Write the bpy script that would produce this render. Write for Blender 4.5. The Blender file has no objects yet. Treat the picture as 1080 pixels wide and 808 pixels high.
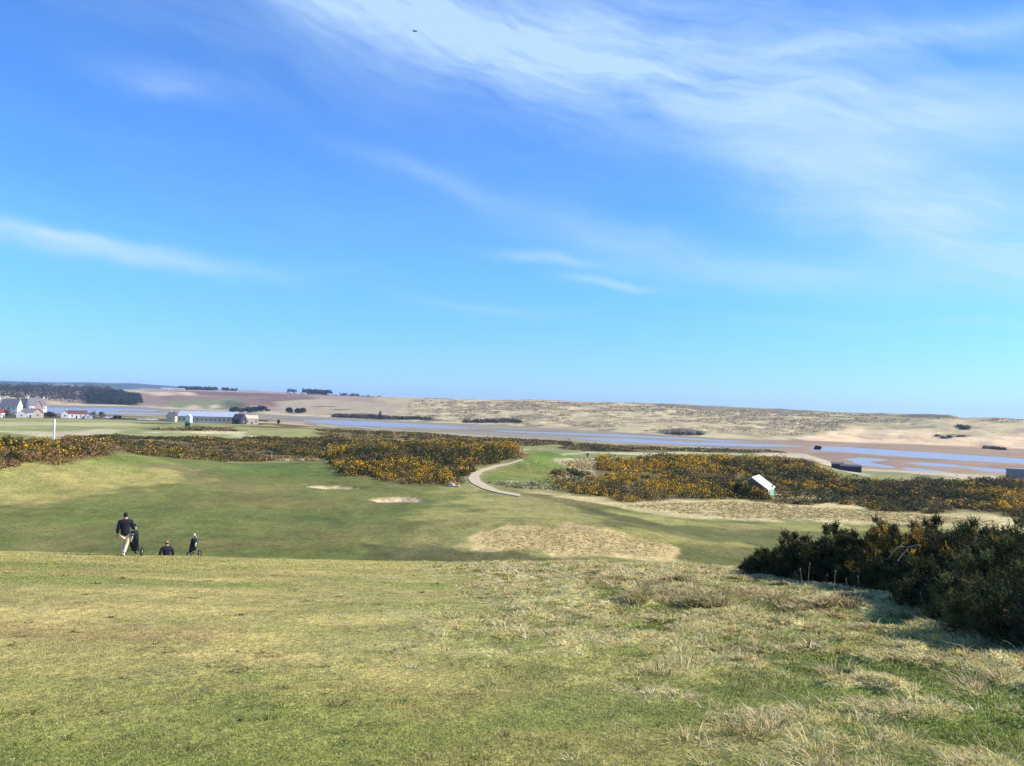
import bpy, bmesh, math, random
import numpy as np
from mathutils import Matrix, Vector
rng = np.random.default_rng(11); random.seed(5)
S = bpy.context.scene; COL = S.collection
R = math.radians
# ------------------------------------------------------------------ camera
F = 800.0; CU, CV = 540.0, 404.0
EYE = 23.0                                   # metres above the estuary water
PITCH, ROLL = math.atan(24/800), R(1.5)
M = Matrix.Rotation(math.pi/2+PITCH, 3, 'X') @ Matrix.Rotation(ROLL, 3, 'Z')
MN = np.array([[M[i][j] for j in range(3)] for i in range(3)])
cam = bpy.data.cameras.new('camera'); co = bpy.data.objects.new('camera', cam); COL.objects.link(co)
co.matrix_world = Matrix.Translation((0, 0, EYE)) @ M.to_4x4()
cam.sensor_width = 36; cam.lens = 36*F/1080; cam.clip_end = 60000; cam.clip_start = .1
S.camera = co

def rays(u, v):
    u, v = np.broadcast_arrays(np.asarray(u, float), np.asarray(v, float))
    d = np.stack([(u-CU)/F, -(v-CV)/F, -np.ones_like(u)], -1)
    return d @ MN.T
def bear(u, v=430):
    d = rays(u, v); return np.arctan2(d[..., 0], d[..., 1])
def slope(u, v):                              # height per metre of horizontal distance
    d = rays(u, v); return d[..., 2]/np.hypot(d[..., 0], d[..., 1])
def plane(u, v, z):
    d = rays(u, v); t = (z-EYE)/d[..., 2]
    return d[..., 0]*t, d[..., 1]*t
# ------------------------------------------------------------------ noise
def h2(ix, iy, seed):
    n = (ix.astype(np.int64)*374761393 + iy.astype(np.int64)*668265263 + seed*1442695041) & 0xffffffff
    n = ((n ^ (n >> 13))*1274126177) & 0xffffffff
    n = n ^ (n >> 16)
    return (n & 0xffffff)/float(0xffffff)
def vn(x, y, seed=0):
    ix = np.floor(x); iy = np.floor(y); fx = x-ix; fy = y-iy
    fx = fx*fx*fx*(fx*(fx*6-15)+10); fy = fy*fy*fy*(fy*(fy*6-15)+10)
    a = h2(ix, iy, seed); b = h2(ix+1, iy, seed); c = h2(ix, iy+1, seed); d = h2(ix+1, iy+1, seed)
    return (a+(b-a)*fx+(c-a)*fy+(a-b-c+d)*fx*fy)*2-1
def fbm(x, y, scale, octs=4, seed=0, gain=.5):
    x = x/scale; y = y/scale; s = 0; a = 1; t = 0
    for o in range(octs):
        c, sn = math.cos(.6*o+.3), math.sin(.6*o+.3)
        s = s + a*vn(x*c-y*sn+17.3*o, x*sn+y*c-9.1*o, seed+o*31); t += a; a *= gain; x = x*2.03; y = y*2.03
    return s/t*1.5
def ss(a, b, x):
    t = np.clip((x-a)/(b-a), 0, 1); return t*t*(3-2*t)
def sdist(x, y, poly):                        # signed distance, + inside
    poly = np.asarray(poly); n = len(poly); d = np.full(x.shape, 1e18); ins = np.zeros(x.shape, bool)
    for i in range(n):
        ax, ay = poly[i]; bx, by = poly[(i+1) % n]; ex, ey = bx-ax, by-ay
        L = ex*ex+ey*ey+1e-9
        t = np.clip(((x-ax)*ex+(y-ay)*ey)/L, 0, 1)
        d = np.minimum(d, (x-ax-t*ex)**2+(y-ay-t*ey)**2)
        c = ((ay > y) != (by > y))
        ins ^= c & (x < (bx-ax)*(y-ay)/((by-ay) if by != ay else 1e-9)+ax)
    d = np.sqrt(d); return np.where(ins, d, -d)
# ------------------------------------------------------------------ terrain (one height function)
PY = np.array([-400, -60, -6, 0, 33, 35.5, 38, 45, 58, 74, 100, 150, 200, 300, 400, 600, 900, 1300, 3000])
PZ = np.array([-6, -2.2, -1.6, -1.6, -6.84, -7.52, -8.95, -11.8, -14.3, -15.3, -15.6, -15.9, -16.1, -17, -17.9, -19.2, -20.6, -21.6, -22])
_ty = np.concatenate([np.arange(-400, 60, .25), np.arange(60, 3000, 2.)]); _tz = np.interp(_ty, PY, PZ)
def _smooth(z, k):
    ker = np.hanning(k+2)[1:-1]; ker /= ker.sum(); return np.convolve(np.pad(z, k//2, 'edge'), ker, 'valid')
_a = len(np.arange(-400, 60, .25)); _tz[:_a] = _smooth(_tz, 11)[:_a]
def tab(pts, z=None):
    u = np.array([p[0] for p in pts], float); v = np.array([p[1] for p in pts], float)
    th = np.arctan2(*[rays(u, v)[..., i] for i in (0, 1)])
    return th, u, v
def shoretab(pts):
    th, u, v = tab(pts); x, y = plane(u, v, 0.0); return th, np.hypot(x, y)
NEAR = shoretab([(-200, 431), (0, 434.8), (60, 436), (180, 438.6), (250, 440.5), (290, 443), (330, 448), (400, 453.5), (470, 458), (540, 462.5), (620, 467), (700, 471), (780, 475), (850, 480.5), (868, 486), (885, 492), (905, 496), (960, 498.5), (1000, 500), (1080, 503), (1300, 512)])
FAR = shoretab([(-200, 426), (0, 428.5), (60, 427.6), (140, 429), (180, 431.8), (250, 434.3), (280, 437), (310, 439), (340, 440.5), (400, 443), (440, 445.2), (540, 449.5), (640, 455.5), (700, 459), (760, 462.5), (860, 465.8), (940, 468.5), (1000, 471), (1080, 475), (1300, 485)])
SKY = [(-200, 406, 2600), (0, 411, 2600), (100, 412, 2600), (150, 411, 2600), (190, 410.8, 2600), (240, 412, 2600), (300, 414.3, 2500), (350, 417.2, 2300), (390, 418.3, 2100), (440, 419, 1800), (480, 420.3, 1600), (520, 421.5, 1500), (560, 421, 1450), (600, 423, 1450), (640, 424, 1400), (700, 425.5, 1400), (760, 428.5, 1400), (830, 431.5, 1350), (870, 434, 1300), (900, 435, 1250), (960, 436.5, 1150), (1000, 437.6, 1050), (1015, 440.5, 1020), (1050, 440.8, 1000), (1080, 442.5, 1000), (1300, 448, 1000)]
SKT = np.arctan2(*[rays([p[0] for p in SKY], [p[1] for p in SKY])[..., i] for i in (0, 1)])
SKS = slope([p[0] for p in SKY], [p[1] for p in SKY]); SKR = np.array([p[2] for p in SKY], float)
BL = [(-200, 399), (0, 402), (30, 403), (60, 404.2), (90, 404), (115, 405.5), (140, 405), (170, 406.5), (200, 408.5), (240, 411), (300, 413.3), (350, 416), (420, 421), (600, 428), (1300, 452)]
BLT = np.arctan2(*[rays([p[0] for p in BL], [p[1] for p in BL])[..., i] for i in (0, 1)]); BLS = slope([p[0] for p in BL], [p[1] for p in BL])
BUMPS = [  # x, y, sx, sy, height, power
    (-99, 141, 24, 27, 7.2, 2), (-125, 120, 25, 30, 3, 2), (-25, 186, 17, 26, 4.3, 2), (4, 200, 10, 20, 2.6, 4), (48, 214, 33, 34, 2.6, 2),
    (8.3, 91, 10.5, 6.5, 2.0, 2), (179, 408, 10, 9, 3.0, 2), (-7, 104, 9, 12, .5, 2), (-45, 112, 18, 12, .5, 2), (20, 122, 20, 10, .5, 2),
    (-470, 640, 90, 60, 1.6, 2), (-160, 420, 60, 25, 1.5, 2), (5.5, 27.5, 5, 5, .22, 2), (9, 17, 4, 3, .2, 2)]
WATER = []   # filled below: channel polygons in x, y
def H(x, y, detail=True):
    x = np.asarray(x, float); y = np.asarray(y, float)
    r = np.hypot(x, y); th = np.arctan2(x, y)
    yy = np.where(y > 220, np.maximum(r, y)*np.clip((y-220)/200, 0, 1)+y*(1-np.clip((y-220)/200, 0, 1)), y)
    z = np.interp(yy, _ty, _tz)
    z = z - 1.3*ss(5, 60, x)*ss(45, 80, y)*(1-ss(300, 500, y))
    z = z - .035*np.clip(np.abs(x)-26, 0, 60)*ss(-10, 5, y)*(1-ss(25, 60, y))
    for bx, by, sx, sy, h, p in BUMPS:
        q = ((x-bx)/sx)**2+((y-by)/sy)**2
        z = z + h*np.exp(-.5*q**(p/2))
    if detail:
        z = z + .05*fbm(x, y, 5, 3, 3)*(r < 60) + .22*fbm(x, y, 26, 3, 5)*ss(60, 90, y)
        rough = ss(-1.5, 4, x + .12*(y-8) + 1.2*fbm(x, y, 3, 2, 77))*(y < 60)
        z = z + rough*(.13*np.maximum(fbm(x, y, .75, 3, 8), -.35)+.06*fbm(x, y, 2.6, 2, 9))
        z = z + .8*fbm(x, y, 45, 3, 15)*ss(260, 420, r)
    rn = np.interp(th, *NEAR); rf = np.interp(th, *FAR)
    if detail:
        rn = rn*(1+.012*fbm(x, y, 40, 3, 21)); rf = rf*(1+.008*fbm(x, y, 50, 3, 22))
    kk = ss(.62, .99, r/rn); z = z*(1-kk*.92)-22.35*kk*.92
    wn = ss(-.02, .008, (r-rn)/rn)
    bed = 0*z-22.78
    if detail:
        bed = bed + .05*fbm(x, y, 60, 3, 33)
        if WATER: 
            k = r > 250
            if k.any():
                c = np.zeros(x.shape)
                xs = x[k]; ys = y[k]; cc = np.zeros(xs.shape)
                for w in WATER:
                    b = w.min(0)-30; B = w.max(0)+30
                    m = (xs > b[0]) & (xs < B[0]) & (ys > b[1]) & (ys < B[1])
                    if m.any():
                        cc[m] = np.maximum(cc[m], ss(-8, 6, sdist(xs[m], ys[m], w)+5*fbm(xs[m], ys[m]*1.6, 38, 4, 41, .65)))
                c[k] = cc; bed = bed - .75*c
    z = z*(1-wn)+bed*wn
    rs = np.interp(th, SKT, SKR); zs = np.interp(th, SKT, SKS)*rs
    t = np.clip((r-rf)/(rs-rf), 0, 1)
    dune = ss(-.30, .02, th)
    prof = t*.55+.45*ss(0, 1, t**.8)
    zf = -22.6+(zs+22.6)*prof
    if detail:
        env = np.clip(t*9, 0, 1)*np.clip((1.02-t)*6, .35, 1)
        rid = 1-np.abs(fbm(x, y, 75, 4, 51, .55))*1.9
        hm = dune*(2.6*(rid-.25)+1.3*fbm(x, y, 26, 3, 53)) + (1-dune)*1.6*fbm(x, y, 160, 3, 52)
        zf = zf+hm*env*.8
    zf = zf-np.clip(r-rs, 0, 2500)*.022
    zb = np.interp(th, BLT, BLS)*8000
    tb = ss(4500, 8000, r)
    zf = np.where(r > rs, zf*(1-tb)+(zb+(10*fbm(x, y, 700, 3, 61) if detail else 0))*tb-np.clip(r-8000, 0, 9000)*.03, zf)
    wf = ss(0, .012, (r-rf)/rf)
    return z*(1-wf)+zf*wf+EYE
H0 = lambda x, y: H(x, y, False)
def cast(u, v, fn=None, tmin=2.):
    fn = fn or H
    u = np.atleast_1d(np.asarray(u, float)); v = np.atleast_1d(np.asarray(v, float))
    d = rays(u, v); d = d/np.hypot(d[:, 0], d[:, 1])[:, None]
    T = np.geomspace(tmin, 14000, 1500)
    X = d[:, 0:1]*T; Y = d[:, 1:2]*T; Z = d[:, 2:3]*T+EYE
    g = Z-fn(X, Y); hit = g < 0
    k = np.argmax(hit, 1); k = np.where(hit.any(1), k, len(T)-1); k = np.maximum(k, 1)
    i = np.arange(len(u)); a = g[i, k-1]; b = g[i, k]
    f = np.clip(a/(a-b+1e-9), 0, 1); t = T[k-1]+(T[k]-T[k-1])*f
    return d[:, 0]*t, d[:, 1]*t
def world(pts, fn=None, tmin=2.):
    x, y = cast([p[0] for p in pts], [p[1] for p in pts], fn or H0, tmin); return np.stack([x, y], 1)
def g1(u, v, fn=None):
    x, y = cast(u, v, fn); return float(x[0]), float(y[0]), float(H(x, y)[0])
def at_r(u, r):
    t = float(bear(u)); x, y = r*math.sin(t), r*math.cos(t); return x, y, float(H(np.array([x]), np.array([y]))[0])
for pts in [
    [(44, 429.6), (70, 430.3), (120, 430.8), (165, 432.6), (160, 433.6), (130, 433), (100, 435.3), (70, 437.5), (44, 437)],
    [(100, 434.6), (140, 434.6), (180, 436), (178, 437.4), (140, 436.4), (104, 436.5)],
    [(322, 443.4), (345, 443.2), (385, 444.3), (430, 447), (470, 449.3), (510, 452.3), (470, 451.6), (440, 450.5), (400, 449.8), (360, 447.8), (335, 446)],
    [(345, 448.6), (375, 450), (395, 451.5), (375, 451.8), (350, 450.5)],
    [(520, 454), (560, 455.2), (640, 458), (700, 460.8), (760, 464.4), (800, 466), (760, 465.6), (700, 462.2), (640, 459.6), (600, 458.2), (540, 456)],
    [(600, 461.6), (660, 463), (720, 466), (790, 468.5), (850, 470.5), (800, 471), (720, 468.8), (640, 465.3)],
    [(860, 470.8), (900, 472), (960, 476), (1020, 480), (1080, 484), (1300, 498), (1300, 504), (1080, 489), (1000, 484.5), (940, 480.8), (900, 477.5), (860, 475)],
    [(897, 484.5), (915, 483.6), (922, 485), (913, 486.5), (925, 489.6), (948, 492), (940, 493.6), (915, 491.5), (902, 488.5)],
    [(965, 489), (990, 489.5), (1018, 492.7), (1000, 492.2), (975, 490.5)],
    [(1030, 493.5), (1050, 495), (1071, 496.5), (1066, 499), (1045, 497.5)],
    [(958, 493.5), (990, 497), (1040, 501), (1040, 502.4), (985, 499.6), (955, 495)]]:
    x, y = plane([p[0] for p in pts], [p[1] for p in pts], 0.); WATER.append(np.stack([x, y], 1))
# ------------------------------------------------------------------ colours of the surfaces, with shade painted into hollows of the rough
LK = 1.32
def A(r, g, b, k=1.):
    c = np.array([r, g, b])/255.; c = np.where(c <= .04045, c/12.92, ((c+.055)/1.055)**2.4); return c*k/LK
ZONES = []
def zone(pts, col, soft=.01, edge=.02, w=1., seed=1, esc=None, fn=None, rr=(0, 1e9), var=None):
    ZONES.append((world(pts, fn, 58.), col, soft, edge, w, seed, esc, rr, var))
def box(*p): return list(p)
# golf land, from far to near -------------------------------------------------
STRAW = A(206, 190, 148); GREEN = A(116, 124, 58); DGREEN = A(100, 110, 52); TAN = A(196, 174, 122); GORSEG = A(126, 110, 70)
# far flats left
zone([(-60, 437), (190, 443), (300, 446), (345, 452), (345, 458), (-60, 461)], A(158, 158, 104), .02, .02)
zone([(-60, 438.6), (190, 442.6), (190, 444), (-60, 440.2)], A(104, 96, 80), .004, .002)
zone([(-60, 444), (90, 446.5), (150, 447), (90, 450), (40, 449), (-60, 450)], A(196, 184, 138), .01, .02)
zone([(-60, 452), (60, 454), (150, 453.5), (100, 457), (-60, 458)], A(202, 186, 150), .01, .02)
zone([(170, 446.8), (240, 448.6), (330, 450), (300, 453), (200, 452)], A(150, 152, 96), .01, .02)
zone([(232, 450), (245, 454), (268, 457), (275, 461), (240, 458), (215, 458.5), (180, 458), (150, 456.5), (215, 456)], A(212, 198, 156), .01, .01)
zone([(180, 457), (260, 460), (360, 461), (430, 463), (380, 464), (250, 461.5), (180, 460)], A(168, 166, 112), .006, .01)
zone([(150, 446), (240, 450), (330, 447), (345, 451), (330, 456), (250, 452.5)], A(120, 92, 60), .01, .05)
zone([(250, 449), (300, 450.5), (345, 454.5), (330, 459), (275, 458), (255, 454)], A(158, 156, 98), .01, .02)
zone([(235, 443.6), (330, 446), (335, 449), (300, 448), (240, 446)], A(190, 168, 138), .01, .02)
# beyond the tee: pale strips
zone([(520, 470), (620, 470), (760, 473), (840, 479), (760, 482), (640, 479.5), (540, 477)], A(142, 146, 90), .01, .02)
zone([(540, 474.5), (620, 476), (700, 477), (780, 477), (780, 479), (690, 479.5), (620, 478.5), (540, 476.5)], A(198, 184, 146), .006, .006)
zone([(700, 471), (780, 474), (850, 478), (855, 482), (800, 478.5), (700, 475.5)], A(146, 150, 94), .006, .01)
zone([(800, 477), (850, 479), (885, 486), (905, 492), (960, 497), (1075, 504), (1075, 509), (1000, 507), (940, 506), (900, 500), (870, 489), (845, 483), (800, 480)], A(205, 185, 158), .006, .012)
zone([(905, 496), (960, 499), (1000, 503), (985, 506.5), (920, 505)], A(148, 146, 96), .006, .012)
# right: pale rough in front of the gorse, fairways
zone([(560, 512), (660, 528), (760, 524), (900, 530), (1040, 540), (1120, 548), (1120, 566), (1000, 556), (860, 552), (700, 545), (640, 535), (575, 523)], A(206, 186, 138), .012, .03)
zone([(430, 522), (560, 521), (640, 533), (720, 546), (860, 554), (1000, 557), (1130, 570), (1130, 620), (800, 604), (700, 590), (500, 560)], A(108, 108, 60), .01, .02)
zone([(640, 539), (720, 548), (860, 553.5), (990, 557), (980, 562), (860, 560), (700, 553)], A(156, 150, 88), .012, .02)
zone([(640, 560), (700, 563), (780, 573), (800, 582), (740, 574)], A(150, 142, 82), .01, .03)
zone([(560, 524), (620, 538), (700, 556), (740, 562), (680, 562), (590, 545), (540, 530)], A(104, 98, 58), .02, .04, w=.6)
# main fairway
zone([(-80, 536), (40, 531), (110, 522), (160, 507), (200, 484), (345, 485), (400, 506), (480, 516), (520, 530), (490, 545), (450, 580), (440, 600), (-80, 600)], A(119, 121, 66), .008, .02)
zone([(200, 484.5), (345, 486), (380, 505), (320, 502), (250, 500), (185, 499)], A(110, 122, 60), .01, .03)
zone([(-80, 566), (120, 570), (420, 566), (440, 600), (-80, 600)], A(110, 116, 60), .03, .05)
for i, (u, v, a, b) in enumerate([(300, 528, 90, 5), (200, 545, 120, 5), (340, 560, 90, 6), (90, 556, 110, 5), (270, 512, 60, 3), (380, 545, 60, 5), (240, 574, 130, 4)]):
    zone([(u-a, v-1), (u-a*.3, v-b), (u+a*.5, v-b*.7), (u+a, v+1), (u+a*.3, v+b), (u-a*.5, v+b)], [A(136, 118, 74), A(104, 118, 58)][i % 2], .03, .06, w=.42, seed=i+70)
# left mound grass and its pale apron
zone([(-80, 484), (60, 484), (118, 479), (150, 484), (176, 496), (172, 506), (120, 520), (60, 530), (0, 534), (-80, 540)], A(160, 154, 90), .01, .03)
zone([(110, 480), (140, 484), (165, 494), (150, 503), (95, 500), (95, 490)], A(126, 138, 68), .02, .06)
zone([(40, 506), (110, 508), (172, 494), (178, 502), (150, 514), (80, 526), (20, 530), (-20, 524)], A(186, 168, 104), .02, .06, w=.6)
zone([(180, 494), (215, 500), (220, 506), (180, 503)], A(134, 118, 84), .01, .03, w=.7)
# centre: straw apron between fairway and mound
zone([(470, 516), (560, 523), (600, 534), (660, 556), (560, 562), (470, 562), (440, 590), (400, 590), (430, 550), (500, 535)], A(164, 154, 94), .03, .05, w=.85)
zone([(495, 572), (505, 561), (560, 556), (620, 556), (680, 566), (718, 577), (700, 590), (600, 588), (510, 582)], A(208, 182, 130), .01, .03)
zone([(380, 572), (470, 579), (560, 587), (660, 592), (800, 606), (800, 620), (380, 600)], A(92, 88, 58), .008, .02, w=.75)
zone([(500, 517), (545, 523), (575, 527), (590, 532), (540, 528), (505, 523)], A(146, 138, 84), .01, .02, w=.7)
# tee box
zone([(512, 508), (520, 494), (545, 487), (560, 481), (600, 480), (618, 487), (600, 492), (575, 504), (580, 508)], A(112, 130, 60), .006, .006)
zone([(520, 497), (560, 500), (555, 494), (530, 493)], A(136, 132, 70), .02, .03, w=.6)
zone([(505, 508), (560, 507.5), (620, 511), (640, 520), (570, 520), (530, 517), (510, 513)], A(160, 148, 100), .01, .03, w=.9)
zone([(585, 487), (625, 482), (632, 488), (628, 500), (610, 495), (600, 492)], A(205, 188, 160), .006, .01)
# gorse floors (polygons reused for the bushes)
G = {
 'left': [(-90, 470), (10, 467), (60, 467), (95, 470), (112, 474), (117, 480), (100, 483), (85, 489), (60, 493), (40, 486), (15, 493), (-10, 496), (-90, 500)],
 'strip': [(60, 460), (130, 460.5), (250, 463), (330, 462), (420, 465), (500, 468), (530, 471), (525, 476), (345, 486), (300, 485), (200, 485), (150, 480), (115, 476), (90, 466)],
 'middle': [(345, 483), (352, 492), (365, 501), (385, 505), (405, 509), (440, 513), (470, 513), (486, 511), (492, 500), (505, 492), (525, 486), (545, 480), (546, 474), (500, 470), (345, 468)],
 'right': [(556, 511), (600, 519), (640, 524), (655, 529), (690, 529), (705, 525), (760, 526), (800, 530), (840, 533), (880, 530), (905, 533), (920, 538), (960, 540), (990, 542), (1010, 536), (1045, 540), (1080, 547), (1150, 556), (1150, 512), (1080, 510), (1000, 508), (960, 509), (910, 507), (885, 505), (872, 499), (850, 489), (800, 485), (740, 484), (680, 485), (632, 486), (630, 500), (610, 507), (585, 509)],
 'patch': [(582, 498), (600, 496), (620, 500), (620, 505), (600, 505), (584, 503)],
 'farstrip': [(335, 453), (380, 455), (440, 457.5), (520, 462), (600, 467), (560, 470), (500, 467), (420, 463.5), (340, 461)],
 'thin': [(580, 467.5), (700, 472), (760, 474), (840, 478), (760, 477), (700, 474.5), (600, 470.5)],
 'teeback': [(532, 484), (545, 482), (556, 479), (552, 482), (540, 485)],
 'isle': [(160, 452.5), (240, 453.2), (250, 455.4), (210, 456), (160, 455)],
 'midstrip': [(585, 471), (700, 474.5), (735, 476.5), (690, 477), (600, 474.5)],
}
for k, p in G.items(): zone(p, GORSEG, .006, .012)
zone([(805, 517), (850, 519), (880, 521), (870, 526), (830, 524), (808, 521)], A(205, 188, 150), .006, .006)
# path
PATHP = [(551, 484.6), (541, 487.5), (522, 491), (505, 495.5), (497, 500), (493.5, 506), (497, 511), (508, 516.5), (525, 521), (548, 524.5)]
PATHQ = [(549, 522), (527, 518.2), (515, 513.5), (507, 508.5), (505, 503), (509, 498), (524, 493), (541, 489.3), (551, 486)]
# bunkers
BUNK = [[(326, 513.6), (345, 512.6), (375, 514), (386, 515.6), (370, 516.4), (340, 515.6)], [(386, 526.6), (400, 524.8), (425, 524.4), (448, 526.6), (453, 528.8), (430, 529.6), (400, 529.6)]]
# far shore, mud ------------------------------------------------------------
FZ = []
def fz(pts, col, soft=.006, edge=.006, w=1., seed=3): FZ.append((world(pts), col, soft, edge, w, seed, None, (0, 1e9), None))
TANF = A(206, 180, 152); PLO = A(154, 124, 106); PLO2 = A(132, 104, 92); GRF = A(140, 142, 102)
fz([(60, 405), (60, 424), (150, 429), (250, 433), (330, 437), (400, 440), (400, 417), (300, 413), (190, 410), (100, 411)], A(178, 150, 130))
fz([(135, 413), (168, 417), (185, 427), (150, 427), (138, 424), (130, 416)], A(172, 142, 122))
fz([(165, 417), (200, 418), (330, 417.5), (330, 424), (285, 428), (240, 426), (205, 424), (180, 426)], PLO)
fz([(185, 412), (250, 413.5), (330, 417), (280, 418), (210, 417)], PLO2)
fz([(285, 417), (340, 419), (290, 428), (270, 422)], PLO2, w=.7)
fz([(150, 413), (180, 413.5), (186, 417), (165, 418)], A(226, 200, 168))
fz([(180, 413.6), (206, 414), (209, 417), (195, 417)], A(222, 196, 166))
fz([(178, 424), (220, 421), (250, 420), (262, 431), (240, 433), (180, 431)], GRF)
fz([(194, 429), (205, 426.5), (216, 428.5), (212, 431.5), (195, 431)], A(222, 186, 160))
fz([(221, 427), (230, 426), (232, 430), (221, 431)], A(222, 196, 170))
fz([(232, 423), (245, 421.5), (258, 425), (266, 430.5), (240, 431)], A(108, 106, 72))
fz([(105, 408), (150, 412), (150, 414), (85, 413)], A(208, 186, 150))
fz([(290, 424), (345, 421), (420, 426), (420, 437), (330, 436.5), (300, 436)], A(190, 168, 140))
fz([(332, 428.5), (350, 428.2), (351, 429.6), (332, 429.8)], A(120, 108, 86))
fz([(354, 431.6), (366, 431.6), (366, 432.6), (354, 432.6)], A(120, 108, 86))
fz([(60, 425.6), (140, 427), (185, 430), (250, 433), (320, 437.5), (320, 439), (250, 435), (180, 432.3), (140, 429.2), (60, 427.8)], A(216, 194, 160))
fz([(350, 437), (385, 436.2), (440, 439.3), (460, 441.6), (463, 444.2), (420, 443), (350, 440.2)], A(112, 100, 76))
fz([(488, 442.5), (540, 442.5), (556, 444.6), (540, 447), (488, 445.5)], A(112, 90, 68))
fz([(695, 454), (718, 453), (740, 456), (748, 459.5), (715, 459), (695, 457)], A(112, 100, 80))
fz([(840, 462), (880, 458), (900, 452), (980, 455), (1010, 460), (1080, 459), (1300, 470), (1300, 490), (1080, 476), (1000, 472), (940, 469.5), (860, 466.5)], A(238, 204, 166))
fz([(985, 459.5), (1005, 457), (1028, 459), (1018, 463), (995, 462)], A(150, 138, 108))
fz([(1008, 449), (1020, 448), (1022, 454), (1010, 455)], A(96, 92, 74))
fz([(1036, 470.5), (1060, 472.5), (1061, 474.5), (1038, 473)], A(116, 90, 74))
fz([(700, 426.5), (830, 432.2), (860, 434), (840, 436.5), (760, 434), (690, 430)], A(128, 116, 96), w=.8, edge=.02)
fz([(900, 435.5), (990, 437.6), (990, 440.5), (900, 438.5)], A(118, 108, 92), w=.8, edge=.02)
PATHW = world(PATHP+PATHQ); BUNKW = [world(b) for b in BUNK]
def blend(c, x, y, r, zs, fade=1):
    for (P, col, soft, edge, w, seed, esc, rr, var) in zs:
        rm = float(np.hypot(P[:, 0], P[:, 1]).mean()); pad = rm*.08
        b = P.min(0)-pad; B = P.max(0)+pad
        m = (x > b[0]) & (x < B[0]) & (y > b[1]) & (y < B[1]) & (r > 47)
        if not m.any(): continue
        xs, ys, rs = x[m], y[m], r[m]
        d = sdist(xs, ys, P)+edge*rs*fbm(xs, ys, rm*.05, 3, seed*7+5)
        k = (ss(-soft, soft, d/rs)*w)[:, None]
        c[m] = c[m]*(1-k)+col*k
    return c
def colour(x, y):
    """base colour of the ground at x, y"""
    r = np.hypot(x, y); th = np.arctan2(x, y); n = x.size; c = np.empty((n, 3))
    # hill
    near = y < 46
    n1 = fbm(x*.45, y, 2.4, 5, 101, .6); n2 = fbm(x*.6, y, 1.1, 3, 103); n3 = fbm(x*.5, y, 3.2, 5, 105, .6)
    c[:] = A(178, 164, 104)
    def mix(w, col):
        nonlocal c
        w = np.clip(w, 0, 1)[:, None]; c = c*(1-w)+col*w
    k = near
    mix(ss(.0, .6, n1)*.7*k, A(138, 146, 74)); mix(ss(.1, .7, -n1+.4*n2)*.75*k, A(208, 186, 122))
    mix(ss(.25, .8, n3)*.6*k, A(172, 144, 98)); mix(ss(.3, .9, -n3+.3*n1)*.5*k, A(140, 146, 76))
    mix(ss(20, 33, y)*.55*k, A(192, 176, 110))
    e = x + .12*(y-8)+1.3*fbm(x, y, 3, 3, 77)
    rough = ss(-2., 3.5, e)*k
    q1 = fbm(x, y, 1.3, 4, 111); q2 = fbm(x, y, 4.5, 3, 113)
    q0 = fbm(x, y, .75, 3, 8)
    mix(rough*.8, A(122, 140, 66)); mix(rough*ss(-.35, .45, q1+.3*n3+.5*q2)*.6, A(196, 184, 124)); mix(rough*ss(.0, .5, q0)*.75, A(232, 214, 164)); mix(rough*ss(.15, .7, -q0)*.6, A(84, 96, 46))  # last mix darkens the hollows between tufts, shade painted into the ground
    top = ss(0, 1, (x+7)/8)*ss(13, 23, y)*k
    mix(top*ss(-.3, .5, q1+.3*q2)*.75, A(206, 188, 144))
    g = ~near
    f1 = fbm(x, y, 14, 4, 121)
    mix(g*1., A(140, 138, 82)); mix(g*ss(0, .9, f1)*.5, A(170, 156, 104))
    fl = g & (r > 280); mix(fl*1., A(150, 140, 96))
    f2 = fbm(x, y, 50, 4, 122); mix(fl*ss(-.1, .5, f2)*.8, A(128, 100, 62)); mix(fl*ss(.1, .7, -f2)*.7, A(190, 176, 132))
    rn = np.interp(th, *NEAR); rf = np.interp(th, *FAR); rs = np.interp(th, SKT, SKR)
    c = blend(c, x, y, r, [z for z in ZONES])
    # variation inside the golf land zones
    v = fbm(x, y, 7, 4, 131)*g; v2 = fbm(x, y, 1.7, 3, 133)*g*(r < 320); v3 = np.clip(fbm(x, y, 11, 4, 135)-.25, 0, 1)*g*(r < 320)
    c = c*(1+.17*v+.15*v2)[:, None]; c = c*(1-.5*v3[:, None])+A(164, 140, 98)*.5*v3[:, None]
    # estuary bed
    wb = ss(-.02, .006, (r-rn)/rn)
    mud = A(158, 146, 132)*np.ones((n, 1)); rt = ss(.12, .42, th)[:, None]
    mud = mud*(1-rt)+A(172, 142, 120)*rt
    mm = ss(-.2, .8, fbm(x, y, 45, 4, 141))[:, None]; mud = mud*(1-.35*mm)+A(118, 104, 98)*.35*mm
    sh = (ss(.05, .0, (r-rn)/rn)*.75)[:, None]; mud = mud*(1-sh)+A(206, 182, 160)*sh
    c = c*(1-wb[:, None])+mud*wb[:, None]
    # far land
    wf = ss(-.004, .010, (r-rf)/rf)
    t = np.clip((r-rf)/(rs-rf), 0, 1.3)
    d1 = fbm(x, y, 60, 4, 151, .6); d2 = fbm(x, y, 18, 3, 153)
    far = A(214, 192, 152)*np.ones((n, 1)); 
    w = (ss(-.1, .7, d1+.3*d2)*.75)[:, None]; far = far*(1-w)+A(160, 142, 108)*w
    w = (ss(.35, .8, -d1+.55*d2)*.8)[:, None]; far = far*(1-w)+A(120, 110, 86)*w
    w = (ss(.7, 1., t+.15*d1)*.45*ss(-.05, .1, th))[:, None]; far = far*(1-w)+A(134, 122, 104)*w
    w = (r > rs*1.02)*1.; w = (w*ss(0, .4, fbm(x, y, 900, 3, 155)+.3))[:, None]; far = far*(1-w)+A(84, 94, 74)*w
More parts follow.
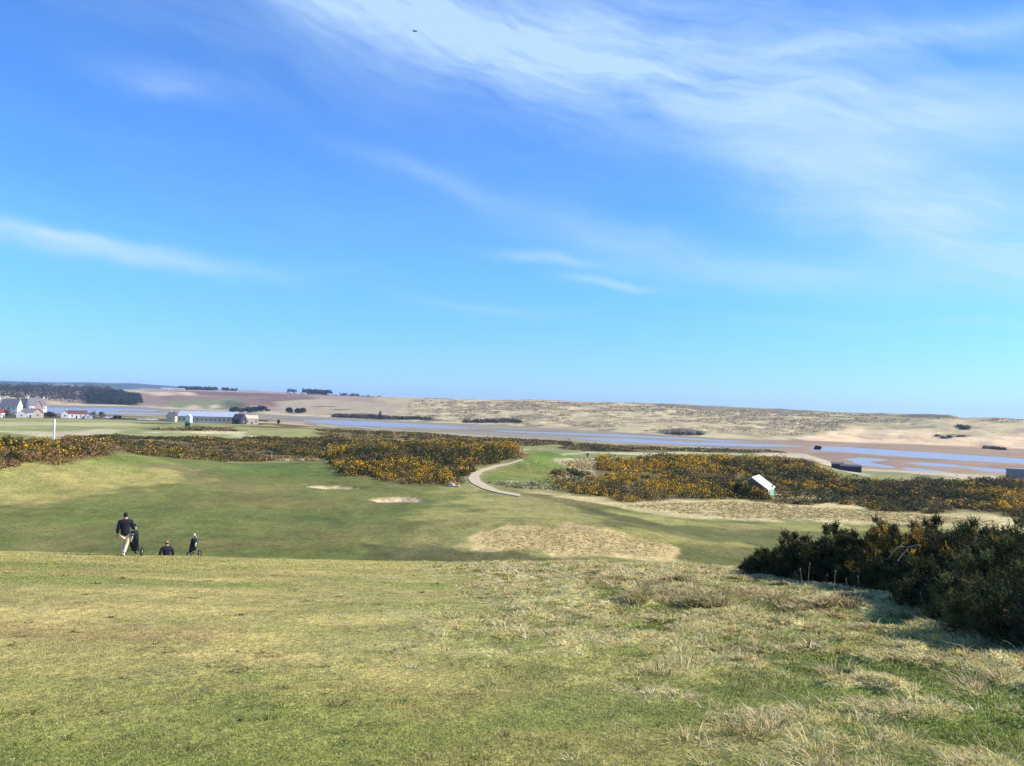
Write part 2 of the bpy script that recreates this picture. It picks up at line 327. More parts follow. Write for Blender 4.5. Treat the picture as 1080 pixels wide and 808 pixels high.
    hills = ss(3800, 4500, r)[:, None]; far = far*(1-hills)+A(74, 84, 70)*hills
    far = blend(far, x, y, r, FZ)
    far = far*(1+.10*d2)[:, None]
    c = c*(1-wf[:, None])+far*wf[:, None]
    for P in BUNKW:
        s = sdist(x, y, P); k = ss(-.4, .3, s+.5*fbm(x, y, 4, 2, 9))[:, None]; c = c*(1-k)+A(226, 194, 160)*k
    s = sdist(x, y, PATHW); k = ss(-.9, .2, s)[:, None]*.6; c = c*(1-k)+A(176, 162, 124)*k
    return np.clip(c*np.array([1.0, 1.0, .86]), .005, .9)
# ------------------------------------------------------------------ materials
def nt(name):
    m = bpy.data.materials.new(name); m.use_nodes = True; t = m.node_tree; b = t.nodes['Principled BSDF']; return m, t, b
def N(t, kind, **kw):
    n = t.nodes.new(kind)
    for k, v in kw.items():
        if k in n.inputs: n.inputs[k].default_value = v
        else: setattr(n, k, v)
    return n
def mixc(t, a, b, fac, mode='MIX'):
    n = t.nodes.new('ShaderNodeMix'); n.data_type = 'RGBA'; n.blend_type = mode
    for s, v in ((n.inputs[0], fac), (n.inputs[6], a), (n.inputs[7], b)):
        if isinstance(v, bpy.types.NodeSocket): t.links.new(v, s)
        elif hasattr(v, '__len__'): s.default_value = (*v[:3], 1)
        else: s.default_value = v
    return n.outputs[2]
def plain(name, col, rough=.7, vary=.25, scale=8., metal=0., bump=.0, spec=.3):
    m, t, b = nt(name); tc = N(t, 'ShaderNodeTexCoord'); no = N(t, 'ShaderNodeTexNoise', Scale=scale, Detail=5.)
    t.links.new(tc.outputs['Object'], no.inputs['Vector'])
    mr = N(t, 'ShaderNodeMapRange'); t.links.new(no.outputs['Fac'], mr.inputs['Value'])
    mr.inputs['From Min'].default_value = .3; mr.inputs['From Max'].default_value = .7
    mr.inputs['To Min'].default_value = 1-vary; mr.inputs['To Max'].default_value = 1+vary*.6
    o = mixc(t, (1, 1, 1), (1, 1, 1), 0); n = o.node; n.blend_type = 'MULTIPLY'; n.inputs[0].default_value = 1
    n.inputs[6].default_value = (*col, 1)
    cb = N(t, 'ShaderNodeCombineColor')
    for i in range(3): t.links.new(mr.outputs[0], cb.inputs[i])
    t.links.new(cb.outputs[0], n.inputs[7]); t.links.new(o, b.inputs['Base Color'])
    b.inputs['Roughness'].default_value = rough; b.inputs['Metallic'].default_value = metal
    b.inputs['Specular IOR Level'].default_value = spec
    if bump:
        bp = N(t, 'ShaderNodeBump', Strength=bump, Distance=.02); t.links.new(no.outputs['Fac'], bp.inputs['Height']); t.links.new(bp.outputs[0], b.inputs['Normal'])
    return m
def attr_mat(name, rough=.8, transl=0., nscale=0., namp=0.):
    m, t, b = nt(name); a = N(t, 'ShaderNodeAttribute', attribute_name='col'); out = a.outputs['Color']
    b.inputs['Specular IOR Level'].default_value = .12; b.inputs['Roughness'].default_value = rough
    t.links.new(out, b.inputs['Base Color'])
    if transl:
        tr = N(t, 'ShaderNodeBsdfTranslucent'); t.links.new(out, tr.inputs['Color'])
        mx = N(t, 'ShaderNodeMixShader'); mx.inputs[0].default_value = transl
        o = t.nodes['Material Output']; t.links.new(b.outputs[0], mx.inputs[1]); t.links.new(tr.outputs[0], mx.inputs[2]); t.links.new(mx.outputs[0], o.inputs['Surface'])
    return m
def ground_mat():
    m, t, b = nt('ground_surface'); a = N(t, 'ShaderNodeAttribute', attribute_name='col'); ge = N(t, 'ShaderNodeNewGeometry')
    b.inputs['Specular IOR Level'].default_value = .1; b.inputs['Roughness'].default_value = .9
    hs = []; fac = None
    for sc, amp, det in ((14., .42, 3.), (2.2, .30, 4.), (.35, .18, 5.), (.05, .14, 6.)):
        no = N(t, 'ShaderNodeTexNoise', Scale=sc, Detail=det, Roughness=.65); t.links.new(ge.outputs['Position'], no.inputs['Vector'])
        mr = N(t, 'ShaderNodeMapRange'); t.links.new(no.outputs['Fac'], mr.inputs['Value'])
        mr.inputs['From Min'].default_value = .28; mr.inputs['From Max'].default_value = .72; mr.inputs['To Min'].default_value = 1-amp; mr.inputs['To Max'].default_value = 1+amp
        if fac is None: fac = mr.outputs[0]
        else:
            mu = N(t, 'ShaderNodeMath', operation='MULTIPLY'); t.links.new(fac, mu.inputs[0]); t.links.new(mr.outputs[0], mu.inputs[1]); fac = mu.outputs[0]
        hs.append(no)
    cb = N(t, 'ShaderNodeCombineColor')
    for i in range(3): t.links.new(fac, cb.inputs[i])
    o = mixc(t, a.outputs['Color'], cb.outputs[0], 1., 'MULTIPLY'); t.links.new(o, b.inputs['Base Color'])
    b1 = N(t, 'ShaderNodeBump', Strength=.6, Distance=.03); t.links.new(hs[0].outputs['Fac'], b1.inputs['Height'])
    b2 = N(t, 'ShaderNodeBump', Strength=.5, Distance=.12); t.links.new(hs[1].outputs['Fac'], b2.inputs['Height']); t.links.new(b1.outputs[0], b2.inputs['Normal'])
    b3 = N(t, 'ShaderNodeBump', Strength=.45, Distance=.8); t.links.new(hs[2].outputs['Fac'], b3.inputs['Height']); t.links.new(b2.outputs[0], b3.inputs['Normal'])
    t.links.new(b3.outputs[0], b.inputs['Normal'])
    return m
# ------------------------------------------------------------------ mesh helpers
def npmesh(name, V, Fc, mat, col=None, smooth=False, parent=None):
    me = bpy.data.meshes.new(name); k = Fc.shape[1]
    me.vertices.add(len(V)); me.vertices.foreach_set('co', np.ascontiguousarray(V, np.float32).ravel())
    me.loops.add(Fc.size); me.loops.foreach_set('vertex_index', np.ascontiguousarray(Fc, np.int32).ravel())
    me.polygons.add(len(Fc)); me.polygons.foreach_set('loop_start', np.arange(0, Fc.size, k, dtype=np.int32)); me.polygons.foreach_set('loop_total', np.full(len(Fc), k, np.int32))
    if smooth: me.polygons.foreach_set('use_smooth', np.ones(len(Fc), bool))
    me.update(calc_edges=True)
    if col is not None:
        at = me.attributes.new('col', 'FLOAT_COLOR', 'POINT'); at.data.foreach_set('color', np.ascontiguousarray(np.concatenate([col, np.ones((len(col), 1))], 1), np.float32).ravel())
    me.materials.append(mat)
    o = bpy.data.objects.new(name, me); COL.objects.link(o)
    if parent: o.parent = parent
    return o
def tag(o, label, cat, group=None, kind=None):
    o['label'] = label; o['category'] = cat
    if group: o['group'] = group
    if kind: o['kind'] = kind
    return o
def empty(name, loc, rz, label, cat, group=None):
    o = bpy.data.objects.new(name, None); COL.objects.link(o); o.location = loc; o.rotation_euler = (0, 0, rz); o.empty_display_size = .3
    return tag(o, label, cat, group)
def part(name, bm, mat, parent, smooth=False):
    me = bpy.data.meshes.new(name); bmesh.ops.recalc_face_normals(bm, faces=bm.faces); bm.to_mesh(me); bm.free(); me.materials.append(mat)
    if smooth: me.polygons.foreach_set('use_smooth', np.ones(len(me.polygons), bool))
    o = bpy.data.objects.new(name, me); COL.objects.link(o); o.parent = parent; return o
def bbox(bm, x0, x1, y0, y1, z0, z1, bev=0.):
    r = bmesh.ops.create_cube(bm, size=1); vs = r['verts']
    for v in vs: v.co = Vector(((x0+x1)/2+v.co.x*(x1-x0), (y0+y1)/2+v.co.y*(y1-y0), (z0+z1)/2+v.co.z*(z1-z0)))
    if bev:
        es = list({e for v in vs for e in v.link_edges}); bmesh.ops.bevel(bm, geom=es, offset=bev, segments=2, affect='EDGES')
def tube(bm, pts, rad, seg=8):
    pts = [Vector(p) for p in pts]; rads = rad if hasattr(rad, '__len__') else [rad]*len(pts); rings = []
    for i, p in enumerate(pts):
        d = (pts[min(i+1, len(pts)-1)]-pts[max(i-1, 0)]).normalized()
        a = d.orthogonal().normalized() if i == 0 else (pa-d*pa.dot(d)).normalized()
        pa = a; b = d.cross(a)
        rings.append([bm.verts.new(p+(a*math.cos(2*math.pi*k/seg)+b*math.sin(2*math.pi*k/seg))*rads[i]) for k in range(seg)])
    for q, w in zip(rings, rings[1:]):
        for k in range(seg): bm.faces.new((q[k], q[(k+1) % seg], w[(k+1) % seg], w[k]))
    bm.faces.new(rings[0][::-1]); bm.faces.new(rings[-1])
# ------------------------------------------------------------------ ground
MG = ground_mat()
fine = np.linspace(-37.5, 37.5, 1150)
coarse = np.concatenate([np.linspace(-180, -60, 40), np.linspace(-60, -38, 30)[1:]])
TH = np.radians(np.concatenate([coarse, fine, -coarse[::-1]])[:-1])
def seg(a, b, q): return np.geomspace(a, b, max(2, int(math.log(b/a)/q)))[:-1]
RR = np.concatenate([seg(.6, 4, .08), seg(4, 34, .0105), seg(34, 60, .008), seg(60, 260, .0075), seg(260, 500, .009), seg(500, 900, .0065), seg(900, 1500, .0045), seg(1500, 3000, .007), seg(3000, 9000, .03), seg(9000, 12500, .1)])
T2, R2 = np.meshgrid(TH, RR); X = (R2*np.sin(T2)).ravel(); Y = (R2*np.cos(T2)).ravel()
Z = H(X, Y)
for P in BUNKW:
    Z = Z-.8*ss(-.3, 1.3, sdist(X, Y, P))
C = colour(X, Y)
V = np.stack([X, Y, Z], 1); nc, nr = len(TH), len(RR)
i = np.arange(nr-1)[:, None]*nc; j = np.arange(nc)[None]; jn = (j+1) % nc
Fc = np.stack([i+j, i+jn, i+nc+jn, i+nc+j], -1).reshape(-1, 4)
V = np.concatenate([V, [[0, 0, EYE-1.6]]]); C = np.concatenate([C, C[:1]])
cen = len(V)-1; Fc = np.concatenate([Fc, np.array([[cen, (k+1) % nc, k, k] for k in range(0)]).reshape(-1, 4).astype(int)])
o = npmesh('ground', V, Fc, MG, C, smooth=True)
me = o.data; o['kind'] = 'structure'
capb = bmesh.new(); 
vs = [capb.verts.new(Vector((V[k][0]*1.05, V[k][1]*1.05, V[k][2]-.02))) for k in range(nc)]
capb.faces.new(vs)
tm = bpy.data.meshes.new('tmp'); capb.to_mesh(tm); capb.free(); tm.materials.append(plain('standing_spot_turf', A(150, 150, 88), .9))
cp = bpy.data.objects.new('footing', tm); COL.objects.link(cp); cp.parent = o; bpy.data.meshes['tmp'].name = 'footing'
# water sheet
def water_mat():
    m, t, b = nt('estuary_water'); ge = N(t, 'ShaderNodeNewGeometry')
    b.inputs['Base Color'].default_value = (.27, .26, .25, 1); b.inputs['Roughness'].default_value = .3; b.inputs['IOR'].default_value = 1.33
    no = N(t, 'ShaderNodeTexNoise', Scale=.9, Detail=4.); t.links.new(ge.outputs['Position'], no.inputs['Vector'])
    bp = N(t, 'ShaderNodeBump', Strength=.14, Distance=.3); t.links.new(no.outputs['Fac'], bp.inputs['Height']); t.links.new(bp.outputs[0], b.inputs['Normal'])
    return m
wt, wr = NEAR[0], NEAR[1]*.97; ft = np.interp(wt, *FAR)*1.02
bm = bmesh.new()
a = [bm.verts.new((r*math.sin(t), r*math.cos(t), .0)) for t, r in zip(wt, wr)]; b = [bm.verts.new((r*math.sin(t), r*math.cos(t), .0)) for t, r in zip(wt, ft)]
for k in range(len(a)-1): bm.faces.new((a[k], a[k+1], b[k+1], b[k]))
w = part('water', bm, water_mat(), None); w['kind'] = 'structure'
# path ribbon, a little above the turf
MP = plain('path_gravel', A(206, 186, 150), .95, .18, 3.)
A1 = world(PATHP); B1 = world(PATHQ)[::-1]
def resample(P, n):
    d = np.r_[0, np.cumsum(np.hypot(*np.diff(P, axis=0).T))]; s = np.linspace(0, d[-1], n); return np.stack([np.interp(s, d, P[:, 0]), np.interp(s, d, P[:, 1])], 1)
A1 = resample(A1, 80); B1 = resample(B1, 80); nn = 7
Pg = np.stack([A1+(B1-A1)*f for f in np.linspace(0, 1, nn)], 1).reshape(-1, 2)
pz = H(Pg[:, 0], Pg[:, 1])+.12
i = np.arange(79)[:, None]*nn; j = np.arange(nn-1)[None]; Fp = np.stack([i+j, i+j+1, i+nn+j+1, i+nn+j], -1).reshape(-1, 4)
pt = npmesh('path', np.c_[Pg, pz], Fp, MP, None, True); pt['kind'] = 'structure'
# ------------------------------------------------------------------ vegetation made of many small faces
def sample_poly(P, n, grow=0):
    out = []; c = 0; b = P.min(0); B = P.max(0)
    while c < n:
        q = rng.uniform(b, B, (n*3, 2)); k = sdist(q[:, 0], q[:, 1], P) > -grow; out.append(q[k]); c += k.sum()
    return np.concatenate(out)[:n]
def area(P): x, y = P[:, 0], P[:, 1]; return abs(np.dot(x, np.roll(y, 1))-np.dot(y, np.roll(x, 1)))/2
def clumps(P, rad, hgt, K, qs, colf, base=-.1):
    """K small quads spread through the outer volume of each dome"""
    n = len(P); d = rng.normal(size=(n, K, 3)); d[..., 2] = np.abs(d[..., 2])*1.0; d /= np.linalg.norm(d, axis=-1, keepdims=True)
    lump = 1+.22*np.sin(d[..., 0]*5+P[:, None, 0]*3)*np.sin(d[..., 1]*5+P[:, None, 1]*2)
    s = (1-.42*rng.random((n, K))**2)*lump
    c = np.stack([P[:, None, 0]+d[..., 0]*rad[:, None]*s, P[:, None, 1]+d[..., 1]*rad[:, None]*s, P[:, None, 2]+base+d[..., 2]*hgt[:, None]*s], -1)
    nrm = d+rng.normal(size=d.shape)*.55; nrm /= np.linalg.norm(nrm, axis=-1, keepdims=True)
    a = np.cross(nrm, rng.normal(size=d.shape)); a /= np.linalg.norm(a, axis=-1, keepdims=True); b = np.cross(nrm, a)
    q = qs[:, None, None]*rng.uniform(.6, 1.3, (n, K, 1))
    V = np.stack([c-a*q*.5-b*q*.35, c+a*q*.5-b*q*.2, c+a*q*.35+b*q*.5, c-a*q*.3+b*q*.3], 2).reshape(-1, 3)
    col = colf(c.reshape(-1, 3), d.reshape(-1, 3), np.repeat(np.arange(n), K)); col = np.repeat(col, 4, 0)
    Fq = np.arange(n*K*4).reshape(-1, 4); return V, Fq, col
def join(parts):
    V = []; Fq = []; Cc = []; k = 0
    for v, f, c in parts: V.append(v); Fq.append(f+k); Cc.append(c); k += len(v)
    return np.concatenate(V), np.concatenate(Fq), np.concatenate(Cc)
MV = attr_mat('foliage', .75, .12)
cG = A(100, 94, 46); cD = A(72, 70, 38); cB = A(146, 116, 78); cY = A(252, 198, 44); cO = A(208, 152, 44)
def gorse_col(fl, br, seed):
    def f(c, d, idx):
        n = len(c); nb = idx.max()+1; q = rng.random((nb, 4))
        first = np.searchsorted(idx, np.arange(nb)); bx, by = c[first, 0], c[first, 1]
        reg = fbm(bx, by, 14., 3, seed); reg2 = fbm(bx, by, 9., 2, seed+4)
        bt = np.where((q[:, 0] < .5)[:, None], cG, cD)*(.75+.6*q[:, 1])[:, None]
        brown = (q[:, 2] < br*ss(-.5, .7, reg2)); bt[brown] = cB*(.7+.6*q[brown, 1])[:, None]
        bf = 1.15*fl*ss(-.1, .55, reg+1.3*(q[:, 3]-.5))*np.where(brown, .3, 1)
        out = bt[idx]*rng.uniform(.8, 1.25, (n, 1))
        p = bf[idx]*(.12+1.1*np.clip(d[:, 2], 0, 1))*ss(-.5, .5, fbm(c[:, 0], c[:, 1], .9, 2, seed+7)+.25)
        k = rng.random(n) < p; out[k] = np.where(rng.random((k.sum(), 1)) < .75, cY, cO)*rng.uniform(.8, 1.1, (k.sum(), 1))
        return out
    return f
def gorse(key, spacing, rad, hgt, K, fl, br, seed, label):
    P = world(G[key]); n = int(area(P)/spacing**2); n = min(n, 9000)
    q = sample_poly(P, n)
    z = H(q[:, 0], q[:, 1]); r = np.hypot(q[:, 0], q[:, 1])
    sh = sdist(q[:, 0], q[:, 1], SHED) if SHED is not None else np.full(n, -9)
    k = sh < 0
    if key not in ('left', 'middle', 'teeback', 'patch'): k &= fbm(q[:, 0]*.35, q[:, 1], 9., 3, seed+40) > (-.42 if key == 'right' else -.26)
    q = q[k]; z = z[k]; r = r[k]; n = len(q)
    s = rng.uniform(.42, 1.5, n)*np.clip(1+.5*fbm(q[:, 0], q[:, 1], 11., 2, seed+9), .5, 1.6)
    V, Fq, c = clumps(np.c_[q, z], rad*s, hgt*s*rng.uniform(.8, 1.15, n), K, np.clip(r*.0014, .17, 1.0), gorse_col(fl, br, seed))
    o = npmesh('gorse_thicket', V, Fq, MV, c); tag(o, label, 'gorse', kind='stuff'); return n*K
# ground footprint kept clear around the white shed
sx, sy, sz = at_r(798, 158)
SHED = np.array([(sx-4.6, sy-3.), (sx+2.8, sy-5.5), (sx+6.2, sy+1.5), (sx-1., sy+4.5)])
CL = world([(805, 515), (850, 518), (880, 520), (870, 527), (830, 525), (805, 522)])
_s = SHED
cnt = 0
_sd = sdist
def sdist_excl(x, y, P):
    return _sd(x, y, P)
cnt += gorse('left', 1.3, 1.15, 1.4, 170, .8, .85, 201, 'brown and yellow gorse thicket on top of the grassy mound at left')
cnt += gorse('strip', 2.0, 1.6, .7, 80, .28, .45, 203, 'long low belt of flowering gorse behind the putting green')
cnt += gorse('middle', 1.6, 1.35, 1.6, 170, 1.0, .45, 205, 'yellow flowering gorse thicket on the hump left of the curving path')
SHED = np.concatenate([_s]); 
cnt += gorse('right', 1.9, 1.5, 1.3, 125, 1.1, .3, 207, 'wide flowering gorse thicket around the white shed at right')
cnt += gorse('patch', 1.4, 1.1, 1.3, 80, .35, .6, 209, 'small brownish gorse patch on the flank of the raised tee')
cnt += gorse('farstrip', 3.8, 2.6, .9, 50, .35, .6, 211, 'far olive brown gorse belt along the near bank of the estuary')
cnt += gorse('thin', 3.4, 2.8, .9, 40, .15, .8, 213, 'thin dark scrub line along the water beyond the raised tee')
cnt += gorse('teeback', 1.6, 1.3, 1.9, 80, .15, .4, 215, 'dark gorse clump at the back edge of the raised tee')
cnt += gorse('isle', 4., 2.8, 1.0, 40, .2, .8, 217, 'low brown scrub strip near the green roofed shelter')
cnt += gorse('midstrip', 3., 2.3, 1.0, 40, .3, .7, 219, 'narrow brown gorse strip between two pale fairways beyond the tee')
print('gorse quads', cnt)
# dark scrub along the far shore
MDK = A(86, 80, 58)
def scrub(pts, spacing, rad, hgt, K, label, name='scrub', c0=MDK, cat='scrub', qk=.0018):
    P = world(pts); n = max(6, min(4000, int(area(P)/spacing**2))); q = sample_poly(P, n); z = H(q[:, 0], q[:, 1]); s = rng.uniform(.6, 1.3, n); r = np.hypot(q[:, 0], q[:, 1])
    V, Fq, c = clumps(np.c_[q, z], rad*s, hgt*s, K, r*qk, lambda c, d, i: c0*rng.uniform(.55, 1.5, (len(c), 1))*(1+.25*np.sin(i*7.7))[:, None])
    o = npmesh(name, V, Fq, MV, c); return tag(o, label, cat, kind='stuff')
scrub([(352, 438.6), (400, 439.5), (440, 441.5), (462, 443.3), (420, 442.6), (352, 440)], 6, 3.5, 3., 30, 'dark scrub line at the foot of the dunes beyond the blue channel')
scrub([(490, 444.3), (540, 445), (552, 446.2), (490, 445.8)], 6, 3.5, 3.2, 30, 'dark brown scrub patch on the far shore in mid picture')
scrub([(697, 457), (720, 457.2), (745, 459.6), (715, 459.2)], 5, 3., 2.6, 30, 'dark seaweed and scrub patch on the far shore right of mid picture')
scrub([(1008, 451), (1021, 450.5), (1022, 454), (1010, 454.6)], 5, 3.4, 3., 40, 'dark scrub hollow among the dunes near the right edge')
scrub([(985, 461), (1005, 459.5), (1022, 461.5), (1000, 463.5)], 6, 2.4, 1.5, 30, 'olive tussocks on the bare sand slope near the right edge')
scrub([(1038, 472), (1060, 474), (1060, 475), (1038, 473.4)], 3, 1.8, 1.6, 30, 'brown weedy strip at the foot of the sand slope at right edge')
# marram hummocks over the dunes
P = world([(430, 423), (520, 424), (700, 428), (860, 436), (1000, 440), (1120, 446), (1120, 456), (1000, 456), (900, 452), (840, 460), (700, 456), (600, 449), (480, 441), (430, 437)])
q = sample_poly(P, 16000); q = q[rng.random(len(q)) < .05+.95*ss(float(bear(415)), float(bear(540)), np.arctan2(q[:, 0], q[:, 1]))]; z = H(q[:, 0], q[:, 1]); k = fbm(q[:, 0], q[:, 1], 60, 3, 301)+.6*fbm(q[:, 0], q[:, 1], 20, 2, 305) > .05; q = q[k]; z = z[k]; r = np.hypot(q[:, 0], q[:, 1]); s = rng.uniform(.5, 1.4, len(q))
_cc = np.array([A(222, 202, 158), A(206, 184, 142), A(166, 150, 114)])
V, Fq, c = clumps(np.c_[q, z], 4.*s, .75*s, 7, r*.0014, lambda c, d, i: _cc[(i*7919) % 3]*rng.uniform(.75, 1.25, (len(c), 1)))
tag(npmesh('dune_grass', V, Fq, MV, c), 'straw coloured marram grass hummocks across the far dunes', 'grass', kind='stuff')
# woods
def wood(pts, n, h0, h1, K, label, cols, near_first=True, rd=.42):
    P = world(pts); q = sample_poly(P, n); z = H(q[:, 0], q[:, 1]); hh = rng.uniform(h0, h1, n); r = np.hypot(q[:, 0], q[:, 1])
    cc = np.array(cols); pick = (ss(-.4, .4, fbm(q[:, 0], q[:, 1], 160, 2, 311))*(len(cols)-1e-6)).astype(int); pick = np.clip(pick+(rng.random(n) < .2), 0, len(cols)-1)
    V, Fq, c = clumps(np.c_[q, z+hh*.25], hh*rd, hh*.75, K, np.clip(r*.0014, 1., 3.), lambda c, d, i: cc[pick[i]]*rng.uniform(.8, 1.2, (len(c), 1))*(1+.25*np.sin(i*3.1))[:, None], base=0)
    return tag(npmesh('woodland', V, Fq, MV, c), label, 'woodland', kind='stuff')
WC = [A(66, 72, 56), A(86, 82, 64), A(112, 98, 82)]
wood([(-60, 409), (80, 409), (110, 412), (128, 418), (122, 425), (60, 426), (-60, 427)], 4200, 14, 20, 34, 'dark mixed woodland on the far bank above the village', [A(84, 78, 66), A(72, 72, 60), A(58, 66, 54)])
wood([(92, 416), (125, 417), (147, 422), (148, 427), (95, 426.5)], 700, 13, 18, 60, 'dark evergreen end of the wood reaching down to the bay', [A(48, 58, 44), A(56, 62, 46)])
def ridgewood(u0, u1, r, h0, h1, n, label, cols, depth=60, vt=None):
    us = rng.uniform(u0, u1, n); rr = r+rng.uniform(-depth, depth, n); th = bear(us); x = rr*np.sin(th); y = rr*np.cos(th); z = H(x, y)
    hh = rng.uniform(h0, h1, n); cc = np.array(cols); pick = rng.integers(0, len(cols), n)
    V, Fq, c = clumps(np.c_[x, y, z+hh*.2], hh*.45, hh*.8, 40, np.full(n, r*.0012), lambda c, d, i: cc[pick[i]]*rng.uniform(.6, 1.4, (len(c), 1)), base=0)
    return tag(npmesh('woodland', V, Fq, MV, c), label, 'woodland', kind='stuff')
DKW = [A(44, 50, 44), A(54, 58, 50)]
ridgewood(319, 348.5, 2330, 12, 17, 150, 'dark square plantation on the skyline left of mid picture', DKW)
ridgewood(303, 311.5, 2450, 8, 14, 26, 'small ragged dark plantation on the skyline beside the white farmhouses', DKW)
ridgewood(186, 228, 2600, 8, 12, 130, 'long low dark shelter belt along the ridge above the ploughed fields', [A(62, 72, 62), A(70, 78, 70)], 40)
ridgewood(234, 249, 2600, 5, 11, 26, 'short broken row of dark trees on the ridge right of the shelter belt', [A(58, 66, 56)], 40)
ridgewood(354, 378, 2300, 5, 13, 22, 'grey green trees on the skyline right of the dark plantation', [A(92, 100, 92), A(80, 88, 80)])
ridgewood(380, 452, 2250, 4, 9, 60, 'thin line of far grey trees along the skyline before the dunes', [A(92, 100, 92), A(84, 92, 84)])
# single trees: tapered trunk with limbs and a crown
MT = plain('tree_bark', (.09, .065, .045), .9)
def tree(u, r, wpx, vtop, label, cat='tree', name='tree', dark=A(52, 60, 46), group=None, K=1400, vb=None, flat=.5):
    x, y, z = at_r(u, r); s = r/F; h = (float(slope(u, vtop))*r+EYE)-z; h = max(h, 2.); rad = wpx*s/2
    t = empty(name, (x, y, z-.1), random.random()*6, label, cat, group)
    bm = bmesh.new(); tube(bm, [(0, 0, 0), (.1, 0, h*.25), (0, .1, h*.7)], [h*.04, h*.03, h*.012])
    for k in range(6):
        a = k*1.05; z0 = h*(.18+.07*k); tube(bm, [(0, 0, z0), (math.cos(a)*rad*.35, math.sin(a)*rad*.35, z0+h*.12), (math.cos(a)*rad*.7, math.sin(a)*rad*.7, z0+h*.2)], [h*.016, h*.01, h*.005], 6)
    part('trunk', bm, MT, t)
    nb = 9; a = rng.uniform(0, 6.28, nb); q = rng.uniform(.2, .6, nb)*rad
    P = np.c_[np.cos(a)*q, np.sin(a)*q, rng.uniform(.12, .45, nb)*h]; P[0] = (0, 0, h*.25)
    V, Fq, c = clumps(P, np.full(nb, rad*.55)*rng.uniform(.7, 1.1, nb), np.full(nb, h*.5)*rng.uniform(.75, 1.05, nb), K//nb, np.full(nb, max(.25, s*1.2)), lambda c, d, i: dark*rng.uniform(.55, 1.5, (len(c), 1)), base=0)
    V[:, 2] = np.minimum(V[:, 2], h)
    npmesh('crown', V, Fq, MV, c, parent=t); return t
gt = 'dark trees on the far bank behind the barn'
tree(247, 1330, 9, 428.6, 'dark rounded tree at the left end of the clump behind the barn', group=gt)
tree(255, 1340, 8, 430, 'paler low tree beside the dark clump above the barn roof', group=gt, dark=A(96, 92, 70))
tree(263, 1330, 11, 427.8, 'broad dark tree in the middle of the clump above the black gabled house', group=gt)
tree(269, 1350, 9, 428.6, 'dark tree behind the cream cottage between two broader trees', group=gt)
tree(276, 1330, 11, 427.4, 'tallest dark tree at the right of the clump above the cream cottage', group=gt)
tree(282, 1320, 6, 431, 'small brownish tree at the right end of the clump', group=gt, dark=A(84, 80, 62))
tree(305, 1240, 8, 429.3, 'lone dark round tree standing left of the wider pair', dark=A(60, 62, 48))
tree(315.5, 1230, 9, 429.6, 'left half of the wider dark tree pair on the pale slope', dark=A(60, 62, 48))
tree(320, 1235, 8, 429.5, 'right half of the wider dark tree pair on the pale slope', dark=A(60, 62, 48))
tree(401, 1080, 2.6, 432.6, 'tiny dark lone bush on the pale slope above the scrub line', cat='bush', name='bush', K=300)
# ------------------------------------------------------------------ foreground turf
def tri5(n):
    return (np.array([[0, 1, 2], [0, 2, 4], [4, 2, 3]])[None]+5*np.arange(n)[:, None, None]).reshape(-1, 3)
def blades(x, y, h, w, col, lean, seed=0, bend=.35):
    n = len(x); z = H(x, y)-.01; a = rng.uniform(0, 6.283, n); ct, st = np.cos(a), np.sin(a)
    la = rng.uniform(0, 6.283, n); lx = np.cos(la)*lean*h; ly = np.sin(la)*lean*h
    B = np.stack([x, y, z], 1)
    side = np.stack([ct, st, 0*a], 1)*w[:, None]*.5
    mid = B+np.stack([lx*.35, ly*.35, h*.6], 1); tip = B+np.stack([lx, ly, h*(1-.25*lean)], 1)
    V = np.stack([B-side, B+side, mid+side*.8, tip, mid-side*.8], 1).reshape(-1, 3)
    return V, tri5(n), np.repeat(col, 5, 0)
def polar(n, r0, r1, t0, t1, p=0.):
    t = rng.uniform(R(t0), R(t1), n); u = rng.random(n); inv = 1/r0+(1/r1-1/r0)*u; r = np.where(rng.random(n) < p, rng.uniform(r0, r1, n), 1/inv)
    return r*np.sin(t), r*np.cos(t)
MGr = attr_mat('grass_blades', .7, .42)
x, y = polar(620000, 4.2, 37.5, -40, 40, .25)
k = y < 36.5; x = x[k]; y = y[k]; r = np.hypot(x, y); n = len(x)
e = x+.12*(y-8)+1.3*fbm(x, y, 3, 3, 77); rough = ss(-.5, 4.5, e)
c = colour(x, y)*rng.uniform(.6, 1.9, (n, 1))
tint = rng.random(n); c = np.where((tint < .2)[:, None], c*.4+A(226, 206, 146)*.75, c); c = np.where((tint > .8)[:, None], c*.45+A(112, 140, 54)*.62, c)
h = rng.uniform(.012, .03, n)*(1+2.2*rough*(.5+.5*np.clip(fbm(x, y, 1.3, 3, 111)+.4, 0, 1.5))); w = np.clip(r*.0011, .004, .03)*rng.uniform(.7, 1.3, n)
h = np.maximum(h, r*.0012)
B1_ = blades(x, y, h, w, c, rng.uniform(.3, 1.2, n))
xo, yo = polar(150000, 2.2, 32, 40, 78, .3); xl, yl = polar(60000, 2.2, 32, -75, -40, .3); xo = np.r_[xo, xl]; yo = np.r_[yo, yl]; ko = yo < 36.5; xo = xo[ko]; yo = yo[ko]; no_ = len(xo); ro = np.hypot(xo, yo)
B2_ = blades(xo, yo, np.maximum(rng.uniform(.02, .06, no_), ro*.002), np.clip(ro*.003, .008, .05), colour(xo, yo)*rng.uniform(.7, 1.7, (no_, 1)), rng.uniform(.5, 1.3, no_))
V, Fq, C = join([B1_, B2_])
tag(npmesh('grass', V, Fq, MGr, C), 'short yellow green turf over the near slope', 'grass', kind='stuff')
